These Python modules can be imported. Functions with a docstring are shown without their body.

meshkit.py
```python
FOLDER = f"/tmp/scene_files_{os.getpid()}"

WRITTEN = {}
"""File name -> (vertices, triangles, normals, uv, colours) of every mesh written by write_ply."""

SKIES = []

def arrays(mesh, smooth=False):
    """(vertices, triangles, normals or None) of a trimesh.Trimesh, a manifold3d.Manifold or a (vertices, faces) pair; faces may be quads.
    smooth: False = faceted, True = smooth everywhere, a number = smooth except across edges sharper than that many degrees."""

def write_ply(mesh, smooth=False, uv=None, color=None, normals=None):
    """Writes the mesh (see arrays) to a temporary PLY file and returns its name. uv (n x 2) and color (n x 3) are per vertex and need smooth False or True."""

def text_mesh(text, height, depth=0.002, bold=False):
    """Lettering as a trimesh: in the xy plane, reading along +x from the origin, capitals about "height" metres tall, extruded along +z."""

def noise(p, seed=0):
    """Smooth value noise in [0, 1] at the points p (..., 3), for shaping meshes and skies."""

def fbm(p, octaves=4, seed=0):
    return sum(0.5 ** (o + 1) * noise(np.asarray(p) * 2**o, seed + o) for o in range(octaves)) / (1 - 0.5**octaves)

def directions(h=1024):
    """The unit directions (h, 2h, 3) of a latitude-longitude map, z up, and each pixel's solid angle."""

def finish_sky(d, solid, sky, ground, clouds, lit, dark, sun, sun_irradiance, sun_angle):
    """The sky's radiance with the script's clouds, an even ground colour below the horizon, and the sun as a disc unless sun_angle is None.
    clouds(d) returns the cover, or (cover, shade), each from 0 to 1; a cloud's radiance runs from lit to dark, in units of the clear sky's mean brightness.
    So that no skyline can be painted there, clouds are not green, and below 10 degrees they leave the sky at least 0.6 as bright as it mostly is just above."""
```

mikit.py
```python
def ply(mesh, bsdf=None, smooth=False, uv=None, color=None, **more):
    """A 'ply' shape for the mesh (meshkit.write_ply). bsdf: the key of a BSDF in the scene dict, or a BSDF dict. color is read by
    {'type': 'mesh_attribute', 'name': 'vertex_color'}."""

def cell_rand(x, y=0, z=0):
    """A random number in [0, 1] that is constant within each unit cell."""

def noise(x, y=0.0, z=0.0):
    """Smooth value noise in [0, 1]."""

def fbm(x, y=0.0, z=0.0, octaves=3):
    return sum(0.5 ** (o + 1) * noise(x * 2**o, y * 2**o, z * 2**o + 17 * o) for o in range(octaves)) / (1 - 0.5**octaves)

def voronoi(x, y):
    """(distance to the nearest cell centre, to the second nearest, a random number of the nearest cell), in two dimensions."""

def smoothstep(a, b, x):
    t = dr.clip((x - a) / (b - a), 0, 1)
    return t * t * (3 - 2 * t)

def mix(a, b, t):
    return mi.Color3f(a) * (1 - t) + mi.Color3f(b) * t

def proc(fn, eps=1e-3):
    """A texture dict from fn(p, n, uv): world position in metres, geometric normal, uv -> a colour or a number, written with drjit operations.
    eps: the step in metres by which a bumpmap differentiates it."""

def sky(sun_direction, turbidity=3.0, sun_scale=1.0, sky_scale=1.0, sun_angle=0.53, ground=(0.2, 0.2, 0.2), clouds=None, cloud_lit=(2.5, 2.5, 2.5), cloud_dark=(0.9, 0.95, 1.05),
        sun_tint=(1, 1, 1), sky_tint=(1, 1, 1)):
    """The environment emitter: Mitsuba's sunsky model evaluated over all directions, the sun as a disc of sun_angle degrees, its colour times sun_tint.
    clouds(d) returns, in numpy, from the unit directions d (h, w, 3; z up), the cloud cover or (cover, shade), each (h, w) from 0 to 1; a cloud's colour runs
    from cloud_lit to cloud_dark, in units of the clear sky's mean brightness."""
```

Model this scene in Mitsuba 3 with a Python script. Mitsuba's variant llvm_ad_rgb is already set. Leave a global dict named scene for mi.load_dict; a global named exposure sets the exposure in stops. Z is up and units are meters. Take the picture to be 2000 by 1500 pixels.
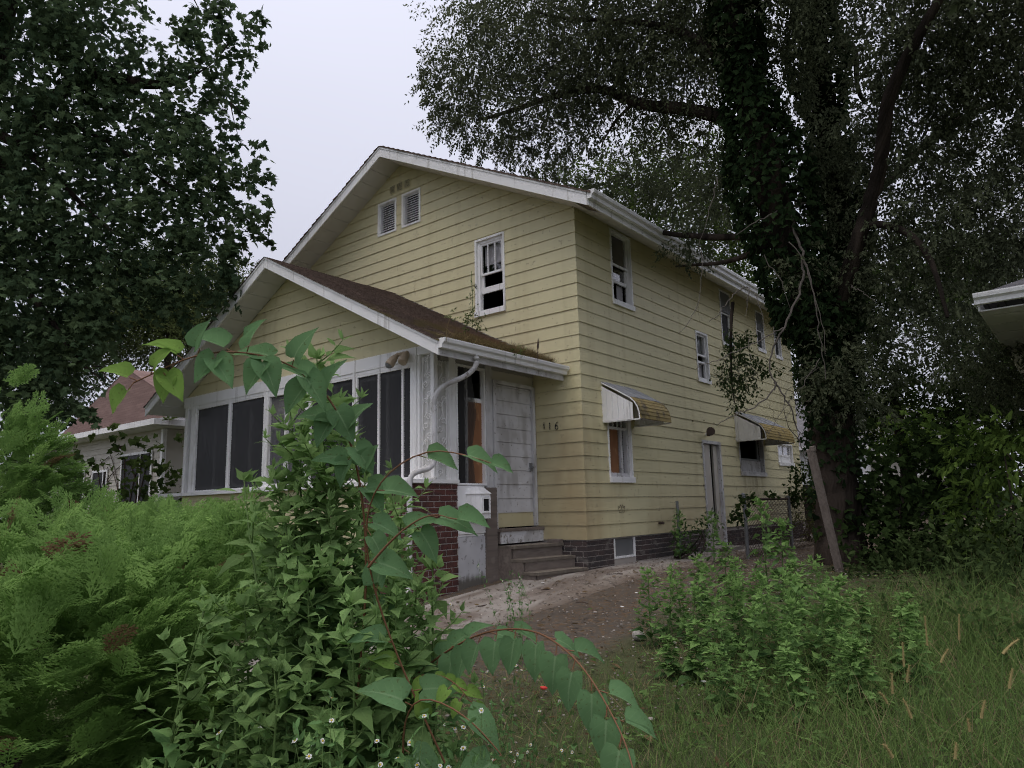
import math
import numpy as np
import drjit as dr
import mitsuba as mi
import trimesh
import mikit
import meshkit
from mikit import proc, noise, fbm, smoothstep, mix
from shapely.geometry import Polygon, box as sbox
from shapely.ops import unary_union

T = mi.ScalarTransform4f
R = np.random.default_rng(7)
scene, labels = {}, {}

# ------------------------------------------------------------------ camera, sky, exposure
EYE = np.array([5.838, -8.903, 0.947])
scene['camera'] = {'type': 'perspective', 'fov': 70.92, 'fov_axis': 'x', 'near_clip': 0.05, 'far_clip': 2000.0,
                   'to_world': T().look_at(origin=EYE.tolist(), target=[-0.337, -1.220, 2.630], up=[0.12400, -0.11619, 0.98546])}
scene['sky_light'] = mikit.sky([0.05, -0.36, 0.93], turbidity=4, sun_scale=0.30, sun_angle=40, sun_tint=(.92, .97, 1.08), ground=(0.10, 0.10, 0.09),
                               clouds=lambda d: (np.ones(d.shape[:2]), 1 - d[..., 2] + .10 * (meshkit.fbm(d * [2.2, 2.2, 5.0], 4, 3) - .5)), cloud_lit=(3.35, 3.42, 3.98), cloud_dark=(1.42, 1.45, 1.70))
exposure = 1.6


# ------------------------------------------------------------------ helpers
def num(key):
    if key not in scene and key not in labels:
        return key
    i = 1
    while f'{key}_{i:03d}' in scene or f'{key}_{i:03d}' in labels:
        i += 1
    return f'{key}_{i:03d}'


COUNT = {}


def num(key):                                   # noqa: F811  (fast version)
    n = COUNT.get(key, -1) + 1
    COUNT[key] = n
    return key if n == 0 else f'{key}_{n:03d}'


def thing(name, label, cat, group=None):
    k = num(name)
    labels[k] = {'label': label, 'category': cat}
    if group:
        labels[k]['group'] = group
    return k


def put(key, mesh, mat, smooth=False, color=None, label=None, cat=None, group=None, kind=None):
    k = num(key)
    scene[k] = mikit.ply(mesh, mat, smooth=smooth, color=color)
    tag = {n: v for n, v in (('label', label), ('category', cat), ('group', group), ('kind', kind)) if v}
    if tag:
        labels[k] = tag
    return k


def use(key, shared, m, label=None):
    k = num(key)
    scene[k] = {**shared, 'to_world': T(m)}
    if label:
        labels[k] = {'label': label}
    return k


def cat(ms):
    vs, fs, n = [], [], 0
    for m in ms:
        v, f = (m.vertices, m.faces) if hasattr(m, 'vertices') else m
        f = np.asarray(f)
        if f.shape[1] == 4:
            f = np.vstack([f[:, [0, 1, 2]], f[:, [0, 2, 3]]])
        vs.append(np.asarray(v, float)); fs.append(f + n); n += len(v)
    return np.vstack(vs), np.vstack(fs)


BV = np.array([[x, y, z] for x in (0, 1) for y in (0, 1) for z in (0, 1)], float)
BF = np.array([[0, 1, 3], [0, 3, 2], [4, 6, 7], [4, 7, 5], [0, 4, 5], [0, 5, 1], [2, 3, 7], [2, 7, 6], [0, 2, 6], [0, 6, 4], [1, 5, 7], [1, 7, 3]])


def box(x0, x1, y0, y1, z0, z1):
    return np.array([x0, y0, z0]) + BV * np.array([x1 - x0, y1 - y0, z1 - z0]), BF


def beam(a, b, w, h, up=(0, 0, 1)):
    a, b, up = np.array(a, float), np.array(b, float), np.array(up, float)
    d = (b - a) / np.linalg.norm(b - a)
    s = np.cross(d, up); s /= np.linalg.norm(s)
    u = np.cross(s, d)
    c = (BV - [0, .5, .5])
    return a + c[:, :1] * (b - a) + c[:, 1:2] * s * w + c[:, 2:3] * u * h, BF


def tube(pts, rad, sides=6, cap=True):
    p = np.asarray(pts, float)
    rad = np.broadcast_to(np.asarray(rad, float), (len(p),))
    t = np.gradient(p, axis=0)
    t /= np.linalg.norm(t, axis=1, keepdims=True) + 1e-12
    ref = np.array([0, 0, 1.0]) if abs(t[:, 2]).mean() < .8 else np.array([1.0, 0.2, 0])
    a = np.cross(t, ref); a /= np.linalg.norm(a, axis=1, keepdims=True) + 1e-9
    b = np.cross(t, a)
    an = np.arange(sides) * 2 * np.pi / sides
    v = (p[:, None] + rad[:, None, None] * (np.cos(an)[None, :, None] * a[:, None] + np.sin(an)[None, :, None] * b[:, None])).reshape(-1, 3)
    i, j = np.meshgrid(np.arange(len(p) - 1), np.arange(sides), indexing='ij')
    q = np.stack([i * sides + j, i * sides + (j + 1) % sides, (i + 1) * sides + (j + 1) % sides, (i + 1) * sides + j], -1).reshape(-1, 4)
    f = np.vstack([q[:, [0, 2, 1]], q[:, [0, 3, 2]]])
    if cap:
        n = len(v)
        v = np.vstack([v, p[0], p[-1]])
        k = np.arange(sides)
        l = (len(p) - 1) * sides
        f = np.vstack([f, np.stack([k * 0 + n, k, (k + 1) % sides], 1), np.stack([k * 0 + n + 1, l + (k + 1) % sides, l + k], 1)])
    return v, f


def spline(pts, n=8):
    from scipy.interpolate import CubicSpline
    p = np.asarray(pts, float)
    s = np.r_[0, np.cumsum(np.linalg.norm(np.diff(p[:, :3], axis=0), axis=1))]
    if len(p) < 3:
        u = np.linspace(0, s[-1], n)
        return np.stack([np.interp(u, s, p[:, k]) for k in range(p.shape[1])], 1)
    return CubicSpline(s, p)(np.linspace(0, s[-1], (len(p) - 1) * n + 1))


def unit(v):
    v = np.asarray(v, float)
    return v / (np.linalg.norm(v, axis=-1, keepdims=True) + 1e-12)


def frame(pos, d, nrm, s):
    """matrices (n,4,4): local y along d, z near nrm, scaled by s"""
    d = unit(d); x = unit(np.cross(d, nrm)); z = np.cross(x, d)
    m = np.zeros((len(d), 4, 4)); m[:, 3, 3] = 1
    s = np.broadcast_to(np.asarray(s, float), (len(d),))[:, None]
    m[:, :3, 0], m[:, :3, 1], m[:, :3, 2], m[:, :3, 3] = x * s, d * s, z * s, pos
    return m


def scatter(base, ms, tone=None):
    v, f = base
    V = (np.einsum('kij,nj->kni', ms[:, :3, :3], v) + ms[:, None, :3, 3]).reshape(-1, 3)
    F = (f[None] + (np.arange(len(ms)) * len(v))[:, None, None]).reshape(-1, 3)
    c = None if tone is None else np.repeat(tone, len(v), axis=0)
    return (V, F), c


def leaf(w, n=5, fold=.12, curl=.25, teeth=None, heart=False, diamond=False, seed=0):
    """leaf blade, unit length along y"""
    t = np.linspace(0, 1, n + 1)
    if teeth is not None:
        hw = np.asarray(teeth, float) * w
        t = np.linspace(0, 1, len(hw)); n = len(hw) - 1
    elif heart:
        t = np.array([0, .02, .14, .32, .52, .72, .88, 1.0]); n = 7
        hw = w * np.array([.35, .78, 1.0, .98, .80, .52, .22, 0])
    elif diamond:
        hw = w * np.interp(t, [0, .35, .5, 1], [.05, 1, .85, 0])
    else:
        hw = w * np.sin(np.pi * t ** .8) ** .9
    y = t.copy()
    yb = y - (np.array([.10] + [.12] + [0] * (n - 1))[:n + 1] if heart else 0)
    z = -curl * t ** 2
    mid = np.stack([0 * t, y, z], 1)
    L = np.stack([-hw, yb, z + fold * hw / max(w, 1e-6) * w], 1)
    Rr = np.stack([hw, yb, z + fold * hw / max(w, 1e-6) * w], 1)
    if heart:
        wv = .030 * np.sin(np.arange(n + 1) * 2.3 + seed)
        L[:, 2] += wv; Rr[:, 2] += .030 * np.sin(np.arange(n + 1) * 1.9 + 2 * seed + 1)
    v = np.vstack([mid, L, Rr]); m = n + 1
    f = []
    for i in range(n):
        f += [[i, i + 1, m + i + 1], [i, m + i + 1, m + i], [i, 2 * m + i, 2 * m + i + 1], [i, 2 * m + i + 1, i + 1]]
    return v, np.array(f)


def g(x, y):
    y = np.asarray(y, float)
    return 0.02 - 0.09 * (np.logaddexp(0, (-y - .3) * 3) / 3 - np.logaddexp(0, (-y - 10.) * 2) / 2)


# ------------------------------------------------------------------ materials
def rgb(*c):
    return {'type': 'rgb', 'value': list(c)}


def mat(name, color, rough=.6, spec=.3, bump=None, bscale=1.0, two=True, **kw):
    b = {'type': 'principled', 'base_color': color, 'roughness': rough, 'specular': spec, **kw}
    if bump is not None:
        b = {'type': 'bumpmap', 'arbitrary': proc(bump), 'scale': bscale, 'bsdf': b}
    scene[name] = {'type': 'twosided', 'bsdf': b} if two else b


def leafmat(name, c, trans=.5, rough=.5, vc=False):
    scene[name] = {'type': 'principledthin', 'base_color': {'type': 'mesh_attribute', 'name': 'vertex_color'} if vc else rgb(*c),
                   'roughness': rough, 'diff_trans': trans, 'eta': 1.35}


def siding_c(p, n, uv):
    h = p.x + p.y
    a = fbm(h * .7, p.z * .5, 3.0)
    streak = fbm(h * 6, p.z * .25, 8.0, octaves=4)
    c = mix((.605, .555, .330), (.555, .51, .315), a)
    c = mix(c, (.43, .375, .21), smoothstep(.52, .85, streak) * .32)
    low = smoothstep(1.6, .5, p.z) * smoothstep(.35, .7, fbm(h * 1.3, p.z * 1.6, 2.0))
    c = mix(c, (.44, .365, .21), low * .6)
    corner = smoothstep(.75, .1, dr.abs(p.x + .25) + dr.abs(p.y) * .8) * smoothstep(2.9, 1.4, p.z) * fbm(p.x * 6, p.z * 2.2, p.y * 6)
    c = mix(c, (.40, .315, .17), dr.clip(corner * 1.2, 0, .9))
    spot = smoothstep(.90, .95, noise(h * 23, p.z * 23, 4.0))
    c = mix(c, (.27, .23, .15), spot * .45)
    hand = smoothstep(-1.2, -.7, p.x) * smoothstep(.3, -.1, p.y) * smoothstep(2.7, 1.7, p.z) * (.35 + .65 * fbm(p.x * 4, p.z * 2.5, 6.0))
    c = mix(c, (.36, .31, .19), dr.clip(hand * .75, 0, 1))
    # soot and mildew hanging under the side windows
    soot = smoothstep(.9, .15, dr.abs(p.y - 6.6)) * smoothstep(.75, 1.5, p.z) * smoothstep(1.6, 1.45, p.z) * fbm(p.y * 12, p.z * 1.5, 1.0)
    return mix(c, (.2, .17, .09), soot * .9)


def white_c(p, n, uv):
    h = p.x + p.y
    a = fbm(h * 3, p.z * 3, 1.0)
    st = fbm(h * 18, p.z * 1.2, 5.0)
    c = mix((.84, .84, .84), (.74, .735, .715), a)
    return mix(c, (.33, .31, .26), smoothstep(.6, .85, st) * .5)


def worn_white_c(p, n, uv):
    h = p.x + p.y
    ch = fbm(h * 34, p.z * 26, p.x * 3, octaves=4)
    c = mix((.62, .62, .63), (.48, .47, .46), fbm(h * 4, p.z * 4, 0.))
    low = smoothstep(1.0, .3, p.z)
    c = mix(c, (.30, .285, .265), smoothstep(.45, .75, fbm(h * 7, p.z * 3, 4.0)) * .6)
    return mix(c, (.17, .14, .11), smoothstep(.66, .76, ch + .13 * low) * .8)


def stucco_c(p, n, uv):
    a = fbm(p.y * 22, p.z * 14, 2.0, octaves=4)
    c = mix((.55, .55, .56), (.42, .42, .43), fbm(p.y * 5, p.z * 5))
    c = mix(c, (.17, .16, .15), smoothstep(.66, .80, a) * .7)
    return mix(c, (.10, .09, .07), smoothstep(.12, .0, p.z + .06 * fbm(p.y * 30, 0.)) * .9)


def shingle_c(p, n, uv):
    rust = smoothstep(4.3, 3.7, p.z) * smoothstep(-2.4, -.5, p.x) * smoothstep(-2.3, -.6, p.y) * fbm(p.x * 3, p.y * 3, 0.)
    c = mix((.100, .076, .064), (.150, .110, .090), noise(p.x * 3, p.y * 9, 1.0))
    c = mix(c, (.05, .036, .03), smoothstep(.35, .75, fbm(p.x * 40, p.y * 40)) * .6)
    c = mix(c, (.23, .105, .035), dr.clip(rust * .85, 0, 1))
    moss = smoothstep(4.3, 3.7, p.z) * smoothstep(-2.4, -1.0, p.x) * smoothstep(.5, .68, fbm(p.x * 2.2, p.y * 2.2, 4.0))
    return mix(c, (.12, .10, .035), moss * .6)


def brick_c(p, n, uv):
    h = p.x + p.y
    c = mix((.115, .046, .038), (.075, .038, .034), noise(dr.floor(h * 4.4), dr.floor(p.z * 14.7)))
    return mix(c, (.025, .02, .02), smoothstep(.5, .8, fbm(h * 40, p.z * 40)) * .6)


def found_c(p, n, uv):
    h = p.x + p.y
    c = mix((.080, .060, .056), (.055, .050, .050), noise(dr.floor(h * 4.4), dr.floor(p.z * 14.7)))
    return mix(c, (.17, .155, .14), smoothstep(.62, .8, fbm(h * 9, p.z * 13)) * .7)


def wood_c(p, n, uv):
    a = fbm(p.y * 2.2 + p.x * 2.2, p.z * 34, p.x * 34, octaves=4)
    c = mix((.225, .190, .165), (.115, .094, .080), a)
    return mix(c, (.27, .24, .21), smoothstep(.62, .8, fbm(p.x * 9, p.y * 9, p.z * 9)) * .5)


def ply_c(p, n, uv):
    a = fbm(p.y * 8, p.z * 2.5, 1.0, octaves=4)
    c = mix((.33, .165, .080), (.19, .085, .042), a)
    return mix(c, (.5, .3, .15), smoothstep(.7, .8, fbm(p.y * 14, p.z * 5)) * .5)


def ground_c(p, n, uv):
    dirt = mix((.098, .084, .070), (.066, .056, .046), fbm(p.x * 1.7, p.y * 1.7, 0., octaves=4))
    dirt = mix(dirt, (.15, .12, .09), smoothstep(.62, .75, fbm(p.x * 23, p.y * 23)) * .5)
    litter = smoothstep(.66, .72, noise(p.x * 31, p.y * 47, 2.0))
    dirt = mix(dirt, (.13, .075, .035), litter * .5)
    soil = mix((.055, .050, .032), (.060, .075, .032), fbm(p.x * 2.3, p.y * 2.3, 5.0))
    nearw = smoothstep(2.7, 1.9, p.x + 1.6 * (fbm(p.x * .9, p.y * .9, 3.0) - .5)) * smoothstep(-5.2, -3.6, p.y) * smoothstep(-2.6, -1.0, p.x)
    return mix(soil, dirt, dr.clip(nearw, 0, 1))


def path_c(p, n, uv):
    c = mix((.27, .247, .222), (.205, .186, .165), fbm(p.x * 1.8, p.y * 1.8, 0., octaves=4))
    c = mix(c, (.10, .075, .058), smoothstep(.48, .72, fbm(p.x * 2.6 + 3, p.y * 1.2)) * .7)
    edge = smoothstep(.55, 1.0, p.x + .35 * (fbm(p.x * 2, p.y * 2.2, 7.0) - .5))
    c = mix(c, (.135, .105, .080), edge * .8)
    return mix(c, (.06, .05, .04), smoothstep(.68, .76, fbm(p.x * 15, p.y * 15)) * .6)


def bark_c(p, n, uv):
    a = fbm(p.x * 9 + p.y * 9, p.z * 1.6, 0., octaves=4)
    return mix((.060, .047, .038), (.022, .018, .015), smoothstep(.3, .7, a))


def pink_roof_c(p, n, uv):
    row = dr.floor(p.z / .075)
    t = noise(p.y * 3.2 + p.x * 3.2, row * 1.37, 2.0)
    line = smoothstep(.16, .0, p.z / .075 - row)
    c = mix((.225, .155, .138), (.16, .11, .098), t)
    return mix(c, (.10, .06, .055), line * .8)


def grey_roof_c(p, n, uv):
    row = dr.floor(p.z / .075)
    t = noise(p.y * 3.2 + p.x * 3.2, row * 1.37, 2.0)
    line = smoothstep(.16, .0, p.z / .075 - row)
    c = mix((.20, .195, .20), (.13, .128, .135), t)
    return mix(c, (.06, .06, .06), line * .8)


def awning_c(p, n, uv):
    st = fbm(p.y * 5, p.x * 26, p.z * 26, octaves=3)
    return mix((.30, .315, .34), (.17, .175, .185), st)


def awn_yellow_c(p, n, uv):
    st = fbm(p.y * 4, p.z * 40, p.x * 40, octaves=3)
    c = mix((.29, .225, .085), (.20, .150, .055), st)
    return mix(c, (.05, .045, .03), smoothstep(.55, .8, fbm(p.y * 9, p.z * 9, 1.0)) * .7)


def rough_b(p, n, uv):
    return fbm(p.x * 60, p.y * 60, p.z * 60)


def stucco_b(p, n, uv):
    return fbm(p.y * 45, p.z * 30, p.x * 45)


def bark_b(p, n, uv):
    return fbm(p.x * 14 + p.y * 14, p.z * 2.2, 0., octaves=4)


mat('siding_paint', proc(siding_c), .5, .35)
mat('white_paint', proc(white_c), .5, .35)
mat('worn_white_paint', proc(worn_white_c), .7, .2)
mat('stucco', proc(stucco_c), .9, .1, stucco_b, .012)
mat('soffit_metal', rgb(.58, .575, .55), .6, .25)
mat('shingle', proc(shingle_c), .95, .1)
mat('brick', proc(brick_c), .8, .2)
mat('foundation_brick', proc(found_c), .85, .15)
mat('mortar', rgb(.36, .33, .30), .95, .05)
mat('old_wood', proc(wood_c), .9, .1)
mat('grey_wood', proc(lambda p, n, uv: mix((.20, .175, .145), (.10, .085, .068), fbm(p.x * 30, p.y * 30, p.z * 2.5, octaves=4))), .9, .1)
mat('plywood', proc(ply_c), .8, .2)
mat('dark_room', rgb(.025, .023, .022), .95, .05)
mat('dusty_inside', rgb(.30, .29, .27), .9, .05)
mat('black', rgb(.012, .012, .013), .5, .3)
mat('soil', proc(ground_c), .97, .05, rough_b, .01)
mat('concrete', proc(path_c), .93, .1, rough_b, .004)
mat('bark', proc(bark_c), .95, .05, bark_b, .05)
mat('dead_twig', rgb(.13, .115, .10), .9, .1)
mat('green_stem', rgb(.10, .16, .05), .6, .2)
mat('red_stem', rgb(.17, .085, .045), .6, .2)
mat('galvanised', rgb(.20, .205, .21), .5, .4, metallic=.4)
mat('rusty', rgb(.07, .05, .04), .8, .2)
mat('pink_roof', proc(pink_roof_c), .95, .05)
mat('grey_roof', proc(grey_roof_c), .95, .05)
mat('awning_metal', proc(awning_c), .55, .35)
mat('awning_yellow', proc(awn_yellow_c), .6, .3)
mat('neighbour_siding', rgb(.50, .47, .41), .6, .2)
mat('pale_stone', rgb(.34, .32, .29), .9, .1)
mat('dry_plant', rgb(.19, .145, .075), .9, .05)
mat('red_litter', rgb(.55, .05, .04), .5, .3)
mat('white_petal', rgb(.75, .75, .72), .7, .1)
mat('yellow_disc', rgb(.55, .38, .05), .8, .1)
mat('tan_seed', rgb(.33, .27, .12), .9, .1)
mat('lamp_metal', rgb(.35, .28, .20), .5, .4)
mat('curtain', rgb(.33, .32, .33), .9, .05)
scene['pane_glass'] = {'type': 'thindielectric', 'int_ior': 1.33}
scene['dusty_glass'] = {'type': 'blendbsdf', 'weight': .34, 'a': {'type': 'thindielectric', 'int_ior': 1.25}, 'b': {'type': 'twosided', 'bsdf': {'type': 'principled', 'base_color': rgb(.17, .17, .175), 'roughness': .8, 'specular': .1}}}
scene['insect_screen'] = {'type': 'blendbsdf', 'weight': .42, 'a': {'type': 'twosided', 'bsdf': {'type': 'principled', 'base_color': rgb(.035, .036, .038), 'roughness': .45, 'specular': .4}}, 'b': {'type': 'null'}}


def veined(name, c, vein, trans, rough=.5, n_v=5.0, var=.35):
    def fn(p, n, uv):
        u = dr.abs(uv.x - .5) * 2
        lat = dr.abs(dr.sin((uv.y - .30 * u) * n_v * 3.1416))
        k = dr.clip(smoothstep(.10, .02, u) + smoothstep(.16, .0, lat) * .55 * smoothstep(1.0, .5, u), 0, 1)
        tone = 1 - var + 2 * var * noise(p.x * 9, p.y * 9, p.z * 9)
        base = mi.Color3f(c) * tone
        spot = smoothstep(.80, .88, noise(p.x * 160, p.y * 160, p.z * 160))
        base = mix(base, (.10, .10, .03), spot * .5)
        return mix(base, vein, k * .55)
    scene[name] = {'type': 'principledthin', 'base_color': proc(fn), 'roughness': max(rough, .55), 'diff_trans': trans, 'eta': 1.3}


veined('weed_leaf', (.185, .320, .110), (.26, .39, .17), .8)
veined('weed_leaf_light', (.235, .370, .135), (.30, .42, .18), .9)
veined('weed_leaf_deep', (.125, .235, .085), (.19, .30, .13), .7)
veined('knotweed_leaf', (.140, .255, .115), (.27, .40, .22), .8, .42, 6.0, .25)
veined('knotweed_leaf_light', (.20, .33, .075), (.27, .38, .12), .8, .5, 6.0, .25)
leafmat('foliage', None, .8, .6, vc=True)
leafmat('conifer', None, 1.0, .6, vc=True)
scene['grit'] = {'type': 'twosided', 'bsdf': {'type': 'principled', 'base_color': {'type': 'mesh_attribute', 'name': 'vertex_color'}, 'roughness': .9}}
leafmat('grass_blade', None, .6, .6, vc=True)


def tones(n, a, b, spread=.18, pick=None):
    t = R.random((n, 1)) if pick is None else pick[:, None]
    c = np.asarray(a) * (1 - t) + np.asarray(b) * t
    return np.clip(c * (1 + spread * R.standard_normal((n, 1))), .005, .8)


# ------------------------------------------------------------------ ground and path
xs = np.unique(np.r_[np.linspace(-500, -30, 8), np.linspace(-30, -4, 14), np.linspace(-4, 8, 97), np.linspace(8, 30, 12), np.linspace(30, 500, 8)])
ys = np.unique(np.r_[np.linspace(-500, -30, 8), np.linspace(-30, -10, 11), np.linspace(-10, 12, 177), np.linspace(12, 30, 10), np.linspace(30, 500, 8)])
X, Y = np.meshgrid(xs, ys)
Z = g(X, Y) + (.05 * (meshkit.fbm(np.stack([X * 1.3, Y * 1.3, X * 0], -1), 4) - .5) - .012) * np.clip((40 - np.hypot(X, Y)) / 10, 0, 1)
Z = np.where((X > -.5) & (X < .7) & (Y > -6.5) & (Y < 12), np.minimum(Z, g(X, Y) - .012), Z)
i, j = np.meshgrid(np.arange(len(ys) - 1), np.arange(len(xs) - 1), indexing='ij')
q = np.stack([i * len(xs) + j, i * len(xs) + j + 1, (i + 1) * len(xs) + j + 1, (i + 1) * len(xs) + j], -1).reshape(-1, 4)
put('ground', (np.stack([X, Y, Z], -1).reshape(-1, 3), q), 'soil', smooth=True, kind='structure', label='bare brown dirt and weedy soil of the side yard')
py = np.linspace(-6.2, 11.5, 160)
edge = 1.0 + .16 * (meshkit.fbm(np.stack([py * 1.1, py * 0, py * 0 + 3], -1), 3) - .5) - .10 * np.clip(-py - 1.5, 0, 3)
rows = []
for k, f_ in enumerate((0, .15, .35, .6, .85, .97, 1.0)):
    x = -.55 + (edge + .55) * f_
    z = g(x, py) + .010 * (meshkit.fbm(np.stack([x * 2 + 0 * py, py * 2, py * 0], -1), 3)) + (.012 if k < 5 else (.004 if k == 5 else -.03))
    rows.append(np.stack([x + 0 * py, py, z], -1))
Pm = np.stack(rows, 1)
i, j = np.meshgrid(np.arange(len(py) - 1), np.arange(6), indexing='ij')
q = np.stack([i * 7 + j, i * 7 + j + 1, (i + 1) * 7 + j + 1, (i + 1) * 7 + j], -1).reshape(-1, 4)
put('path', (Pm.reshape(-1, 3), q), 'concrete', smooth=True, kind='structure', label='worn concrete path along the side of the yellow house')

# ------------------------------------------------------------------ the house
HOUSE = thing('house', 'abandoned two-storey pale yellow siding house with enclosed front porch and number 116', 'house')
E, Z0 = .2032, .45
W, L, RX, RZ, EZ = 7.96, 9.95, -3.98, 7.57, 5.55            # width, length, ridge x, wall apex and wall eave height
PX0, PX1, PY, PRX, PAZ, PEZ = -7.52, -.87, -2.2, -4.195, 4.87, 3.14   # porch walls, ridge, apex, eave height
PD = .14


def plane_map(plane):
    k, c = plane
    if k == 'front':
        return lambda u, z, o: np.stack([u, c - o, z], -1)
    if k == 'right':
        return lambda u, z, o: np.stack([c + o, u, z], -1)
    return lambda u, z, o: np.stack([c - o, u, z], -1)


def slab(poly, plane, o0, o1, top=None):
    """extrude a (u,z) polygon off a wall plane from offset o0 to o1 (o1 may be a function of z)"""
    m = trimesh.creation.extrude_polygon(poly, 1.0, engine='earcut')
    v = np.array(m.vertices)
    hi = o1(v[:, 1]) if callable(o1) else o1
    return plane_map(plane)(v[:, 0], v[:, 1], o0 + v[:, 2] * (hi - o0)), np.array(m.faces)


def polys(gm):
    return [p for p in getattr(gm, 'geoms', [gm]) if p.geom_type == 'Polygon' and p.area > 2e-4]


def boards(parent, name, outline, holes, plane, z_base, matname='siding_paint', e=E, joints=0, label=None):
    open_ = outline.difference(unary_union([sbox(*h) for h in holes])) if holes else outline
    u0, z0, u1, z1 = outline.bounds
    k = 0
    z = z_base
    while z < z1:
        strip = open_.intersection(sbox(u0 - 1, z + .0015, u1 + 1, z + e - .0015))
        cuts = []
        if joints and u1 - u0 > 4:
            rr = np.random.default_rng(int(z * 100))
            cuts = [u0 + (u1 - u0) * (.2 + .6 * rr.random())]
        for pc in polys(strip):
            a, _, b, _ = pc.bounds
            segs, s0 = [], a
            for c_ in cuts:
                if a + .5 < c_ < b - .5:
                    segs.append((s0, c_ - .002)); s0 = c_ + .002
            segs.append((s0, b))
            for sa, sb in segs:
                for pp in polys(pc.intersection(sbox(sa, -9, sb, 99))):
                    dz = R.normal(0, .0012)
                    put(parent + '__' + name, slab(pp, plane, .001, lambda zz, z=z, dz=dz: .019 + dz - .015 * (zz - z) / e), matname, label=label)
        z += e
        k += 1


# openings: (u0, z0, u1, z1)
FH = [(-2.06, 4.16, -1.40, 5.51), (-4.60, 6.24, -4.07, 6.92), (-3.91, 6.24, -3.40, 6.92)]
RH = [(1.03, 4.22, 1.71, 5.50), (4.14, 3.30, 4.70, 4.30), (5.48, 4.24, 6.05, 5.45), (7.55, 4.44, 8.06, 5.40), (8.75, 4.44, 9.22, 5.40),
      (.68, 1.32, 1.41, 2.70), (4.10, .05, 4.95, 2.13), (5.95, 1.52, 7.38, 2.70), (8.32, 1.79, 9.38, 2.30)]
gable = Polygon([(-W, Z0 - .02), (0, Z0 - .02), (0, EZ), (RX, RZ), (-W, EZ)])
side = sbox(0, Z0 - .02, L, EZ)


def inner(holes, d=.0):
    return unary_union([sbox(a + d, b + d, c - d, e_ - d) for a, b, c, e_ in holes])


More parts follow.
